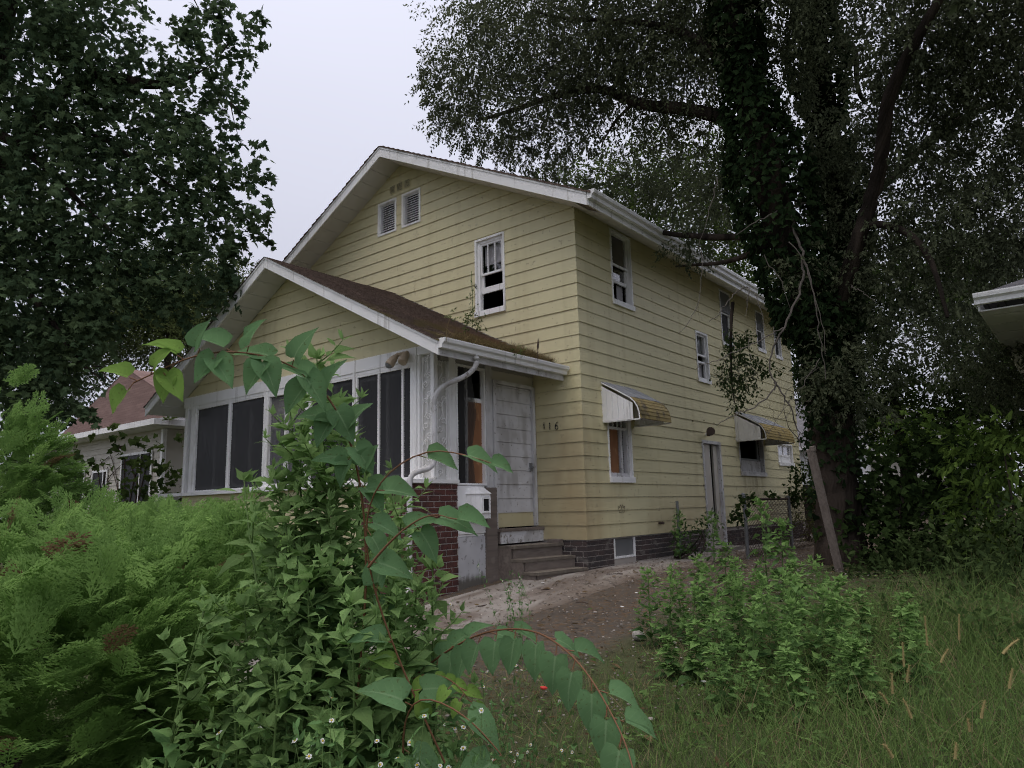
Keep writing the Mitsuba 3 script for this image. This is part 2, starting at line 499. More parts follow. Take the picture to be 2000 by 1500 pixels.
porch_cut = sbox(PX0, Z0, PX1, PEZ)
put(HOUSE + '__wall', cat([slab(gable.difference(inner(FH)), ('front', 0), -.14, 0),
                           slab(side.difference(inner(RH)), ('right', 0), -.14, 0),
                           slab(sbox(.14, Z0 - .02, L, EZ), ('left', -W), -.14, 0),
                           (lambda m: m)(slab(gable, ('front', L), 0, .14))]), 'dusty_inside')
put(HOUSE + '__floor', cat([box(-W + .14, -.14, .14, L - .14, .55, .64), box(-W + .14, -.14, .14, L - .14, 3.25, 3.45), box(-W + .14, -.14, .14, L - .14, 5.5, 5.56),
                            box(-W + .14, -.14, 3.2, 3.3, .64, 5.5), box(-2.6, -2.5, .14, 3.2, 3.45, 5.5)]), 'dark_room')
gb = Polygon([(-W + .02, Z0), (-.02, Z0), (-.02, EZ), (RX, RZ - .01), (-W + .02, EZ)])
# front boards: the part the porch hides is left off
front_vis = gb.difference(Polygon([(PX0 - .1, 0), (PX1 - .02, 0), (PX1 - .02, 2.98), (PRX, 4.86), (PX0 - .1, 3.0)]))
boards(HOUSE, 'siding_board', front_vis, FH, ('front', 0), Z0, joints=1)
boards(HOUSE, 'siding_board', sbox(.02, Z0, L - .005, EZ), RH, ('right', 0), Z0, joints=1)
for k in range(26):
    z = Z0 + k * E
    if z > EZ - .03:
        break
    z1 = min(z + E - .002, EZ)
    a, b = .021, .0075
    w = .045
    v = np.array([[0, 0, z], [a, -a, z], [a, w, z], [0, w, z], [-w, -a, z], [-w, 0, z], [0, 0, z1], [b, -b, z1], [b, w, z1], [0, w, z1], [-w, -b, z1], [-w, 0, z1]])
    f = [[1, 2, 8], [1, 8, 7], [4, 1, 7], [4, 7, 10], [2, 3, 9], [2, 9, 8], [5, 4, 10], [5, 10, 11], [0, 2, 1], [0, 3, 2], [0, 1, 4], [0, 4, 5], [6, 7, 8], [6, 8, 9], [6, 10, 7], [6, 11, 10]]
    put(HOUSE + '__corner_cap', (v, np.array(f)), 'siding_paint')

# foundation
fd = cat([box(-.02 - .2, -.02, .03, L, -.3, Z0 - .001) if False else box(-.22, -.012, .0, .75, -.3, Z0 - .005), box(-.22, -.012, 1.40, L, -.3, Z0 - .005), box(-.22, -.012, .75, 1.40, -.3, .13),
          box(-W, -.22, .0, .2, -.3, Z0 - .005), box(-W, -W + .2, .2, L, -.3, Z0 - .005), box(-W, 0, L - .2, L, -.3, Z0 - .005)])
FND = put(HOUSE + '__foundation', fd, 'mortar', label='dark grey brick foundation below the yellow siding')
bh, bl = .068, .205


def bricks(parent, plane, u0, u1, z0, z1, mname, depth=.007, e=.078, p=.215, skip=()):
    z, r = z0, 0
    while z + bh * .6 < z1:
        u = u0 - (p / 2 if r % 2 else 0)
        while u < u1 - .02:
            a, b = max(u, u0), min(u + bl, u1)
            if b - a > .03 and not any(h[0] < (a + b) / 2 < h[2] and h[1] < z + bh / 2 < h[3] for h in skip):
                o = depth + R.normal(0, .0015)
                c = .004
                pts = [(a, z), (b, z), (b, min(z + bh, z1)), (a, min(z + bh, z1))]
                pin = [(a + c, z + c), (b - c, z + c), (b - c, min(z + bh, z1) - c), (a + c, min(z + bh, z1) - c)]
                pm = plane_map(plane)
                v = np.vstack([pm(np.array([q_[0] for q_ in pts]), np.array([q_[1] for q_ in pts]), np.full(4, -.01)),
                               pm(np.array([q_[0] for q_ in pts]), np.array([q_[1] for q_ in pts]), np.full(4, o - c)),
                               pm(np.array([q_[0] for q_ in pin]), np.array([q_[1] for q_ in pin]), np.full(4, o))])
                f = []
                for s in range(4):
                    t = (s + 1) % 4
                    f += [[s, t, 4 + t], [s, 4 + t, 4 + s], [4 + s, 4 + t, 8 + t], [4 + s, 8 + t, 8 + s]]
                f += [[8, 9, 10], [8, 10, 11]]
                put(parent + '__brick', (v, np.array(f)), mname)
            u += p
        z += e
        r += 1


bricks(FND, ('right', -.012), .0, .74, -.02, Z0 - .01, 'foundation_brick')
bricks(FND, ('right', -.012), 1.41, 4.05, .06, Z0 - .01, 'foundation_brick')
bricks(FND, ('front', 0.0), -.50, -.012, -.10, Z0 - .01, 'foundation_brick')
# far foundation, past what can be picked apart
fb = []
for z in np.arange(0, Z0 - .08, .078):
    for u in np.arange(5.0, L, .215):
        fb.append(box(-.02, -.002, u, u + .2, z, z + .066))
put(FND + '__far_bricks', cat(fb), 'foundation_brick', kind='stuff', label='distant dark bricks of the rear foundation')
CW = HOUSE + '__cellar_window'
put(CW, cat([box(-.03, -.005, .75, .785, .13, Z0 - .006), box(-.03, -.005, 1.365, 1.40, .13, Z0 - .006), box(-.03, -.004, .785, 1.365, .13, .16)]), 'white_paint', label='cellar window with white frame in the brick foundation')
put(CW + '__pane', box(-.045, -.035, .785, 1.365, .16, Z0 - .006), 'galvanised')


# ---- windows
def ring(plane, u0, z0, u1, z1, w, o0, o1, bottom=None):
    b = w if bottom is None else bottom
    pm = [sbox(u0, z0, u0 + w, z1), sbox(u1 - w, z0, u1, z1), sbox(u0 + w, z1 - w, u1 - w, z1)]
    if b > 0:
        pm.append(sbox(u0 + w, z0, u1 - w, z0 + b))
    return cat([slab(p_, plane, o0, o1) for p_ in pm])


def rect(plane, u0, z0, u1, z1, o0, o1):
    return slab(sbox(u0, z0, u1, z1), plane, o0, o1)


def window(plane, h, label, parts, casing=.035, sill=.05, paint='white_paint'):
    k = num(HOUSE + '__window')
    u0, z0, u1, z1 = h
    fr = [ring(plane, u0, z0, u1, z1, casing, -.10, .024, bottom=0), rect(plane, u0 + casing, z0, u1 - casing, z0 + sill, -.10, .034)]
    scene[k] = mikit.ply(cat(fr), paint)
    labels[k] = {'label': label}
    for name, mesh, mt in parts:
        put(k + '__' + name, mesh, mt)
    return k


F0, R0 = ('front', 0), ('right', 0)
a, b, c, d = FH[0]
window(F0, FH[0], 'open white upstairs window with three-light upper sash above the porch roof', [
    ('stop', ring(F0, a + .035, b + .05, c - .035, d - .035, .045, -.10, -.02, bottom=0), 'white_paint'),
    ('upper_sash', cat([ring(F0, a + .08, 4.86, c - .08, d - .08, .035, -.07, -.035), rect(F0, a + .235, 4.89, a + .252, d - .11, -.065, -.04), rect(F0, a + .395, 4.89, a + .412, d - .11, -.065, -.04)]), 'white_paint'),
    ('pane', rect(F0, a + .11, 4.89, c - .11, d - .11, -.054, -.050), 'pane_glass'),
    ('torn_curtain', rect(F0, a + .12, 5.05, c - .12, d - .11, -.122, -.118), 'curtain'),
    ('raised_sash', cat([rect(F0, a + .08, 4.55, c - .08, 4.655, -.10, -.066), rect(F0, a + .08, 4.655, a + .125, 4.90, -.10, -.072), rect(F0, c - .125, 4.655, c - .08, 4.90, -.10, -.072)]), 'white_paint'),
    ('sill', rect(F0, a - .01, b - .03, c + .01, b + .06, .0205, .05), 'white_paint')])
a, b, c, d = RH[0]
window(R0, RH[0], 'broken upstairs side window nearest the corner under the eave', [
    ('upper_sash', ring(R0, a + .05, 4.90, c - .05, d - .03, .035, -.06, -.03), 'white_paint'),
    ('pane', rect(R0, a + .085, 4.935, c - .085, d - .065, -.047, -.043), 'pane_glass'),
    ('lower_sash', cat([rect(R0, a + .05, 4.62, c - .05, 4.67, -.10, -.065), rect(R0, a + .05, 4.67, a + .09, 4.90, -.10, -.066), rect(R0, c - .09, 4.67, c - .05, 4.90, -.10, -.066)]), 'white_paint'),
    ('lower_pane', rect(R0, a + .09, 4.67, c - .09, 4.90, -.09, -.086), 'pane_glass'),
    ('curtain', rect(R0, c - .3, 4.28, c - .1, 4.62, -.13, -.125), 'curtain'),
    ('sill', rect(R0, a - .01, b - .035, c + .01, b + .05, .0205, .05), 'white_paint')])
a, b, c, d = RH[1]
window(R0, RH[1], 'narrow white stair window halfway up the side wall', [
    ('upper_sash', ring(R0, a + .035, 3.82, c - .035, d - .035, .035, -.06, -.02), 'white_paint'),
    ('pane', rect(R0, a + .07, 3.855, c - .07, d - .07, -.042, -.038), 'pane_glass'),
    ('backing', rect(R0, a + .07, 3.855, c - .07, d - .07, -.095, -.09), 'galvanised'),
    ('lower_sash', ring(R0, a + .035, b + .05, c - .035, 3.72, .04, -.08, -.04), 'white_paint'),
    ('curtain', rect(R0, a + .25, b + .08, c - .04, 3.7, -.12, -.115), 'curtain'),
    ('sill', rect(R0, a - .01, b - .03, c + .01, b + .05, .0205, .045), 'white_paint')])
for h, zt, lab in ((RH[2], 4.98, 'upstairs side window behind the hanging vine with grey panel above'),
                   (RH[3], 4.96, 'fourth upstairs side window with grey panel above, third from the back'),
                   (RH[4], 4.96, 'rearmost small upstairs side window under the eave')):
    a, b, c, d = h
    window(R0, h, lab, [
        ('panel', rect(R0, a + .035, zt, c - .035, d - .03, -.06, .012), 'galvanised'),
        ('sash', ring(R0, a + .035, b + .05, c - .035, zt, .035, -.06, -.02), 'white_paint'),
        ('screen', rect(R0, a + .07, b + .085, c - .07, zt - .035, -.042, -.04), 'insect_screen'),
        ('sill', rect(R0, a - .01, b - .03, c + .01, b + .05, .0205, .045), 'white_paint')])
labels[HOUSE + '__window_004']['label'] = 'fourth upstairs side window, second from the rear corner'
a, b, c, d = RH[5]
window(R0, RH[5], 'ground floor side window under the first awning with orange plywood', [
    ('upper_sash', cat([ring(R0, a + .035, 2.12, c - .035, d - .04, .04, -.07, -.03)] + [rect(R0, a + .13 + k * .13, 2.16, a + .145 + k * .13, d - .08, -.06, -.04) for k in range(4)]), 'white_paint'),
    ('pane', rect(R0, a + .075, 2.16, c - .075, d - .08, -.052, -.048), 'pane_glass'),
    ('plywood', rect(R0, a + .06, b + .11, a + .43, 2.12, -.08, -.065), 'plywood'),
    ('broken_frame', cat([rect(R0, a + .035, b + .05, c - .035, b + .115, -.08, -.03), rect(R0, a + .48, b + .115, a + .545, 2.12, -.09, -.05), rect(R0, c - .10, b + .115, c - .035, 2.12, -.09, -.02)]), 'worn_white_paint'),
    ('backing', rect(R0, a + .5, b + .1, c - .09, 2.12, -.12, -.115), 'curtain'),
    ('sill', rect(R0, a - .01, b - .04, c + .01, b + .05, .0205, .05), 'white_paint')])
a, b, c, d = RH[7]
window(R0, RH[7], 'sooty open window under the second awning', [
    ('lower_board', rect(R0, a + .05, b + .05, c - .05, b + .30, -.08, -.06), 'worn_white_paint'),
    ('sash', cat([rect(R0, a + .05, b + .30, c - .05, b + .34, -.085, -.05), rect(R0, c - .22, b + .34, c - .17, d - .035, -.085, -.05)]), 'galvanised'),
    ('torn_screen', rect(R0, c - .17, b + .34, c - .05, d - .035, -.07, -.068), 'insect_screen'),
    ('sill', rect(R0, a - .02, b - .04, c + .02, b + .05, .0205, .055), 'worn_white_paint')], paint='worn_white_paint')
a, b, c, d = RH[8]
window(R0, RH[8], 'small white kitchen window at the rear end of the side wall', [
    ('sash', cat([ring(R0, a + .05, b + .2, c - .05, d - .03, .04, -.06, -.02), rect(R0, a + .5, b + .24, a + .54, d - .07, -.06, -.025)]), 'white_paint'),
    ('pane', rect(R0, a + .09, b + .24, c - .09, d - .07, -.042, -.038), 'pane_glass'),
    ('panel', rect(R0, a + .05, b + .05, c - .05, b + .2, -.06, -.03), 'white_paint'),
    ('curtain', rect(R0, a + .4, b + .2, c - .09, d - .05, -.10, -.095), 'curtain'),
    ('sill', rect(R0, a - .01, b - .03, c + .01, b + .05, .0205, .05), 'white_paint')])
# gable vents
for h, lab in ((FH[1], 'left louvred gable vent with white frame'), (FH[2], 'right louvred gable vent with white frame')):
    a, b, c, d = h
    k = put(HOUSE + '__gable_vent', ring(F0, a, b, c, d, .035, -.10, .03), 'white_paint', label=lab)
    put(k + '__backing', rect(F0, a + .03, b + .03, c - .03, d - .03, -.10, -.09), 'black')
    n_ = 13
    for s in range(n_):
        z = b + .045 + (d - b - .08) * s / n_
        v = np.array([[a + .035, .005, z], [c - .035, .005, z], [c - .035, .045, z + .035], [a + .035, .045, z + .035]])
        v2 = v + [0, .002, .006]
        vv = np.vstack([v, v2])
        put(k + '__slat', (vv, np.array([[0, 1, 2], [0, 2, 3], [4, 6, 5], [4, 7, 6], [0, 4, 5], [0, 5, 1], [2, 6, 7], [2, 7, 3]])), 'white_paint')
for s in range(3):
    a = -4.26 + s * .205
    k = put(HOUSE + '__small_grille', ring(F0, a, 7.02, a + .17, 7.19, .012, .0, .028), 'siding_paint')
    put(k + '__backing', rect(F0, a + .012, 7.032, a + .158, 7.178, .0, .0215), 'dark_room')
    put(k + '__bars', cat([rect(F0, a + .012, 7.045 + t_ * .022, a + .158, 7.053 + t_ * .022, .02, .026) for t_ in range(6)]), 'siding_paint')
# ---- roofs
SL = (RZ - EZ) / (W / 2)                        # rise per metre
TV = .20                                        # vertical thickness


def roof_half(xr, zr, xe, y0, y1, slope, t=TV):
    """closed slab from the ridge (xr, top zr) down to the eave xe"""
    ze = zr - abs(xe - xr) * slope
    v = np.array([[xr, y0, zr], [xe, y0, ze], [xe, y0, ze - t], [xr, y0, zr - t], [xr, y1, zr], [xe, y1, ze], [xe, y1, ze - t], [xr, y1, zr - t]])
    f = np.array([[0, 1, 2, 3], [4, 7, 6, 5], [0, 4, 5, 1], [3, 2, 6, 7], [1, 5, 6, 2], [0, 3, 7, 4]])
    return v, f


MT = RZ + TV - .03                              # deck top at the ridge
MR = HOUSE + '__main_roof'
YF, YB = -.50, L + .5
scene[MR] = mikit.ply(cat([roof_half(RX, MT, .56, YF, YB, SL, .17), roof_half(RX, MT, -W - .56, YF, YB, SL, .17)]), 'old_wood')
labels[MR] = {'label': 'dark brown shingled gable roof over the main house'}
# shingle courses (not seen from the ground: one mesh), thick edge seen along the rake
cs = []
for sgn in (1, -1):
    n_ = 34
    for k in range(n_):
        xa, xb = RX + sgn * 4.62 * k / n_, RX + sgn * 4.62 * (k + 1) / n_ + sgn * .01
        za, zb = MT - abs(xa - RX) * SL + .006, MT - abs(xb - RX) * SL + .034
        yf = YF - .06 + .012 * R.random()
        v = np.array([[xa, yf, za], [xb, yf, zb], [xb, yf, zb - .034], [xa, yf, za - .012], [xa, YB + .04, za], [xb, YB + .04, zb], [xb, YB + .04, zb - .034], [xa, YB + .04, za - .012]])
        cs.append((v, np.array([[0, 1, 2, 3], [4, 7, 6, 5], [0, 4, 5, 1], [3, 2, 6, 7], [1, 5, 6, 2], [0, 3, 7, 4]])))
put(MR + '__shingle_courses', cat(cs), 'shingle', kind='stuff')


def rake_board(xr, zr, xe, y, slope, h0, h1, th=.025):
    """fascia along the gable edge, between h0 and h1 below the deck top"""
    ze = zr - abs(xe - xr) * slope
    v = []
    for yy in (y, y - th):
        v += [[xr, yy, zr - h0], [xe, yy, ze - h0], [xe, yy, ze - h1], [xr, yy, zr - h1]]
    f = np.array([[0, 3, 2, 1], [4, 5, 6, 7], [0, 1, 5, 4], [3, 7, 6, 2], [1, 2, 6, 5], [0, 4, 7, 3]])
    return np.array(v), f


for xe in (.575, -W - .575):
    put(MR + '__rake_fascia', rake_board(RX, MT, xe, YF - .002, SL, .0, .20), 'white_paint')
    put(MR + '__rake_trim', rake_board(RX, MT, xe, YF - .028, SL, -.004, .035, .012), 'white_paint')


def soffit(parent, xr, zr, xe, ya, yb, slope, t, pw=.30, both=False):
    """gable soffit panels under the rake overhang, each a tilted plank"""
    sgn = 1 if xe > xr else -1
    n_ = int(abs(xe - xr) / pw)
    for k in range(n_):
        xa, xb = xr + sgn * pw * k + sgn * .006, xr + sgn * pw * (k + 1) - sgn * .006
        za, zb = zr - t - abs(xa - xr) * slope, zr - t - abs(xb - xr) * slope
        dz = .012 + .003 * R.random()
        v = np.array([[xa, ya, za], [xb, ya, zb], [xb, yb, zb], [xa, yb, za]])
        v = np.vstack([v, v - [0, 0, dz]])
        put(parent + '__soffit_panel', (v, np.array([[0, 1, 2, 3], [4, 7, 6, 5], [0, 4, 5, 1], [1, 5, 6, 2], [2, 6, 7, 3], [3, 7, 4, 0]])), 'soffit_metal')


soffit(MR, RX, MT, .56, YF - .001, -.005, SL, .171, .305)
soffit(MR, RX, MT, -W - .56, YF - .001, -.005, SL, .171, .305)
# eave soffit and fascia along the right side
ez = MT - abs(.56 - RX) * SL
v = np.array([[.0, -.005, MT - 3.98 * SL - .171], [.558, -.005, ez - .171], [.558, YB, ez - .171], [.0, YB, MT - 3.98 * SL - .171]])
put(MR + '__eave_soffit', cat([(np.vstack([v, v - [0, 0, .008]]), np.array([[0, 1, 2, 3], [4, 7, 6, 5], [0, 4, 5, 1], [1, 5, 6, 2], [2, 6, 7, 3], [3, 7, 4, 0]]))]), 'soffit_metal')
put(MR + '__eave_fascia', box(.562, .585, YF + .0, YB, ez - .20, ez - .0), 'white_paint')


def gutter(x, y0, y1, z, w=.125, h=.125, flip=1):
    """K style gutter trough along y; x is its back, it opens upward"""
    pr = [(0, .0), (0, -h), (.55 * w, -h), (.62 * w, -.62 * h), (.92 * w, -.42 * h), (w, -.12 * h), (w, 0), (.93 * w, 0), (.93 * w, -.1 * h), (.86 * w, -.38 * h), (.55 * w, -.56 * h), (.49 * w, -.93 * h), (.06 * w, -.93 * h), (.06 * w, 0)]
    m = trimesh.creation.extrude_polygon(Polygon(pr), 1.0, engine='earcut')
    v = np.array(m.vertices)
    ends = []
    for yy in (y0, y1 - .004):
        e_ = trimesh.creation.extrude_polygon(Polygon([(0, 0), (0, -h), (.55 * w, -h), (.62 * w, -.62 * h), (.92 * w, -.42 * h), (w, -.12 * h), (w, 0)]), .004, engine='earcut')
        ev = np.array(e_.vertices)
        ends.append((np.stack([x + flip * ev[:, 0], yy + ev[:, 2] - .002, z + ev[:, 1]], 1), np.array(e_.faces)))
    return cat([(np.stack([x + flip * v[:, 0], y0 + v[:, 2] * (y1 - y0), z + v[:, 1]], 1), np.array(m.faces))] + ends)


put(MR + '__gutter', gutter(.587, YF - .03, YB, ez + .01), 'white_paint', label='white gutter along the upper eave')

# ---- porch
PS = (PAZ - PEZ) / (PRX - PX0)
PT = PAZ + .15
PYF, PYB = -2.69, -.021
PR = HOUSE + '__porch_roof'
XE, XL = -.31, -8.10
scene[PR] = mikit.ply(cat([roof_half(PRX, PT, XE, PYF, PYB, PS, .14), roof_half(PRX, PT, XL, PYF, PYB, PS, .14)]), 'old_wood')
labels[PR] = {'label': 'brown shingled porch roof with rust and moss near the gutter'}
# right slope: separate shingles; left slope out of sight: one mesh
cr = 32
for side_, n_ in ((1, cr), (-1, cr)):
    ms = []
    xe = XE + .03 if side_ == 1 else XL - .03
    run = abs(xe - PRX)
    for k in range(n_):
        xa, xb = PRX + side_ * run * k / n_, PRX + side_ * (run * (k + 1) / n_ + .012)
        za, zb = PT - abs(xa - PRX) * PS + .004, PT - abs(xb - PRX) * PS
        y = PYF - .055
        w0 = .33
        first = True
        off = .165 * (k % 2)
        while y < PYB - .01:
            y1 = min(y + (w0 - off if first and off else w0), PYB)
            first = False
            lift = .024 + .007 * R.random()
            d_ = R.normal(0, .004)
            v = np.array([[xa, y + .003, za], [xb + side_ * d_, y + .003, zb + lift], [xb + side_ * d_, y + .003, zb + lift - .024], [xa, y + .003, za - .003],
                          [xa, y1, za], [xb + side_ * d_, y1, zb + lift], [xb + side_ * d_, y1, zb + lift - .024], [xa, y1, za - .003]])
            sh = (v, np.array([[0, 1, 2, 3], [4, 7, 6, 5], [0, 4, 5, 1], [1, 5, 6, 2]]))
            if side_ == 1:
                put(PR + '__shingle', sh, 'shingle')
            else:
                ms.append(sh)
            y = y1
    if ms:
        put(PR + '__left_shingles', cat(ms), 'shingle', kind='stuff')
for xe in (XE + .02, XL - .02):
    put(PR + '__rake_fascia', rake_board(PRX, PT, xe, PYF - .002, PS, .0, .175), 'white_paint')
    put(PR + '__rake_trim', rake_board(PRX, PT, xe, PYF - .028, PS, -.004, .03, .012), 'white_paint')
soffit(PR, PRX, PT, XL, PYF - .001, PY - .02, PS, .141, .30)
soffit(PR, PRX, PT, XE, PYF - .001, PY - .02, PS, .141, .30)
zl = PT - abs(XL - PRX) * PS
for k in range(8):                                # boxed left eave: panels run along the house
    ya, yb = PY - .02 + k * .3, min(PY - .02 + (k + 1) * .3 - .005, -.03)
    put(PR + '__soffit_panel', (np.array([[XL, ya, zl - .15], [PX0 - .02, ya, zl - .15 + (PX0 - .02 - XL) * PS], [PX0 - .02, yb, zl - .15 + (PX0 - .02 - XL) * PS], [XL, yb, zl - .15]]), np.array([[0, 1, 2, 3]])), 'soffit_metal')
zr_ = PT - abs(XE - PRX) * PS
put(PR + '__eave_soffit', (np.array([[PX1, PY, zr_ - .144 + (XE - PX1) * PS], [XE, PY, zr_ - .144], [XE, PYB, zr_ - .144], [PX1, PYB, zr_ - .144 + (XE - PX1) * PS]]), np.array([[0, 1, 2, 3]])), 'white_paint')
put(PR + '__eave_fascia', box(XE + .001, XE + .022, PYF, -.03, zr_ - .185, zr_ - .005), 'worn_white_paint')
put(PR + '__gutter', gutter(XE + .024, PYF - .03, .0 - .03, zr_ + .02, .12, .12), 'white_paint', label='dirty white gutter over the porch side door')
v = np.array([[PRX, -.022, PT + .02], [XE - .1, -.022, PT + .02 - (XE - .1 - PRX) * PS], [XE - .1, -.022, PT - .03 - (XE - .1 - PRX) * PS], [PRX, -.022, PT - .03]])
put(PR + '__flashing', (np.vstack([v, v - [0, .01, 0], v[[0, 1]] - [0, .07, .012]]), np.array([[0, 1, 2, 3], [4, 7, 6, 5], [0, 4, 5, 1], [0, 8, 9, 1]])), 'galvanised')

FP, RP = ('front', PY), ('right', PX1)
pg = Polygon([(PX0, 3.12), (PX1, 3.12), (PX1, PEZ), (PRX, PAZ), (PX0, PEZ)])
put(HOUSE + '__porch_wall', cat([slab(pg, FP, -.12, 0), slab(sbox(PX0, -.5, PX1, 1.28), FP, -.12, 0), slab(sbox(PY + .12, -.4, -.02, PEZ), ('left', PX0), -.12, 0),
                                 slab(sbox(PY + .12, .66, -1.22, 1.25), RP, -.10, -.002), slab(sbox(PY + .12, 2.93, -.02, 3.1), RP, -.10, -.002)]), 'dusty_inside')
boards(HOUSE, 'porch_siding_board', pg, [], FP, 3.13)
boards(HOUSE, 'porch_siding_board', sbox(PX0, -.25, -1.15, 1.28), [], FP, -.25)
put(HOUSE + '__porch_floor', cat([box(PX0 + .12, PX1 - .1, PY + .12, -.02, .50, .64), box(PX0 + .12, PX1 - .1, PY + .13, -.02, 3.0, 3.05)]), 'dark_room')
# main wall seen dim through the screens
put(HOUSE + '__porch_back_wall', box(PX0 + .12, PX1 - .1, -.03, -.004, .64, 3.0), 'dusty_inside')
put(HOUSE + '__frieze_board', cat([rect(FP, PX0 - .06, 2.95, PX1 - .32, 3.135, -.05, .035), rect(FP, PX1 - .32, 3.02, PX1, 3.135, -.05, .024)]), 'white_paint')
put(HOUSE + '__porch_sill', cat([box(-8.26, -.98, PY - .12, PY + .1, 1.285, 1.345), box(-8.26, -8.0, PY - .12, PY + .35, 1.22, 1.285)]), 'white_paint', label='long white sill below the porch windows')
# porch window bays
bays = [(-7.12, -5.98, 'leftmost porch window bay with two dark screens', 'scr'), (-5.94, -4.86, 'second porch window bay with dark screens', 'scr'), (-4.78, -3.66, 'white framed storm window in the middle of the porch front', 'glass'),
        (-3.60, -2.54, 'porch window bay behind the tall weed', 'scr'), (-2.48, -1.30, 'rightmost porch window bay beside the ironwork corner', 'scr')]
for a, b, lab, kd in bays:
    zb, zt = 1.345, 2.90
    k = put(HOUSE + '__porch_window', ring(FP, a, zb, b, zt, .03 if kd == 'scr' else .06, -.06, .015 if kd == 'scr' else .022), 'white_paint', label=lab)
    m_ = (a + b) / 2 - .02
    if kd == 'scr':
        put(k + '__screen', rect(FP, a + .03, zb + .03, b - .03, zt - .03, -.012, -.010), 'insect_screen')
        put(k + '__inner_sash', cat([ring(FP, a + .04, zb + .04, m_ + .1, zt - .05, .05, -.05, -.022), ring(FP, m_ + .10, zb + .04, b - .03, zt - .05, .045, -.085, -.055)]), 'white_paint')
        put(k + '__pane', rect(FP, a + .09, zb + .09, b - .08, zt - .10, -.052, -.0505), 'dusty_glass')
        if a > -3:
            put(k + '__mullion', cat([rect(FP, -2.005, zb + .03, -1.965, zt - .03, -.009, .012), rect(FP, -1.51, zb + .03, -1.47, zt - .03, -.009, .010)]), 'white_paint')
    else:
        put(k + '__mullion', rect(FP, m_ - .03, zb + .06, m_ + .03, zt - .06, -.05, .018), 'white_paint')
        put(k + '__pane', rect(FP, a + .06, zb + .06, b - .06, zt - .06, -.03, -.026), 'dusty_glass')
        put(k + '__curtain', rect(FP, a + .07, 2.30, b - .07, zt - .07, -.050, -.046), 'neighbour_siding')
put(HOUSE + '__porch_mullion', cat([rect(FP, -5.98, 1.345, -5.94, 2.95, -.06, .026), rect(FP, -4.86, 1.345, -4.78, 2.95, -.06, .030), rect(FP, -3.66, 1.345, -3.60, 2.95, -.06, .03), rect(FP, -2.54, 1.345, -2.48, 2.95, -.06, .03),
                                    rect(FP, PX0, 1.345, PX0 + .10, 2.95, -.12, .03), rect(FP, PX0 + .23, 1.345, PX0 + .40, 2.95, -.12, .028), rect(FP, -7.52, 2.90, -1.3, 2.95, -.06, .02)]), 'white_paint')
# corner post with ironwork
CP = HOUSE + '__corner_post'
scene[CP] = mikit.ply(cat([rect(FP, -1.30, 1.345, -1.20, 3.03, -.10, .022), rect(FP, -1.195, 1.345, -1.15, 3.03, -.10, .008), rect(FP, -.935, 1.345, -.872, 3.03, -.055, .015),
                           rect(RP, -1.93, 1.26, -1.86, 3.0, -.10, .012), rect(RP, -1.855, 1.26, -1.80, 3.0, -.10, .004), ]), 'white_paint')
put(CP + '__recess', cat([rect(FP, -1.15, 1.345, -.935, 3.03, -.11, -.06), rect(RP, -2.14, 1.26, -1.93, 3.0, -.11, -.06)]), 'soffit_metal')
labels[CP] = {'label': 'white porch corner post with scrolled ironwork panels'}


def scroll(cu, cz, r, turns, s, w=.007):
    t = np.linspace(.25, turns, 26)
    a = t * 2 * np.pi
    rr = r * t / turns
    return np.stack([cu + s * rr * np.cos(a), cz + rr * np.sin(a)], 1)


def ironwork(plane, uc, z0, z1, off):
    ms = []
    pm = plane_map(plane)

    def line(uz, r=.006):
        uz = np.asarray(uz, float)
        ms.append(tube(pm(uz[:, 0], uz[:, 1], np.full(len(uz), off)), r, 5))
    for s in (-1, 1):
        line([(uc + s * .085, z0), (uc + s * .085, z1)], .006)
    z = z0 + .12
    while z < z1 - .2:
        line(scroll(uc - .03, z, .055, 1.7, 1)); line(scroll(uc + .028, z + .12, .05, 1.6, -1))
        t = np.linspace(0, 1, 12)
        line(np.stack([uc - .06 + .13 * t + .03 * np.sin(t * 6.28), z + .12 + .33 * t], 1))
        line(scroll(uc + .03, z + .42, .055, 1.7, -1)); line(scroll(uc - .03, z + .34, .045, 1.6, 1))
        z += .56
    return cat(ms)


put(CP + '__ironwork', ironwork(FP, -1.042, 1.36, 2.98, -.03), 'white_paint', label='white iron scrolls on the front of the corner post')
put(CP + '__ironwork', ironwork(RP, -2.035, 1.30, 2.95, -.03), 'white_paint', label='white iron scrolls on the side of the corner post')
put(CP + '__ironwork', ironwork(FP, PX0 + .165, 1.36, 2.94, -.03), 'white_paint', label='iron scrolls at the left end of the porch')

# brick pier below the corner
pier = put(HOUSE + '__brick_pier', box(-1.9, PX1 + .018, -2.56, -1.80, -.5, 1.27), 'mortar', label='red brown brick pier at the porch corner')
bricks(pier, ('right', PX1 + .018), -2.56, -1.80, -.36, 1.26, 'brick')
bricks(pier, ('front', -2.56), -1.9, PX1 + .018, -.36, 1.26, 'brick')
put(HOUSE + '__pier_cap', box(-1.98, PX1 + .05, -2.62, -1.79, 1.272, 1.32), 'white_paint')

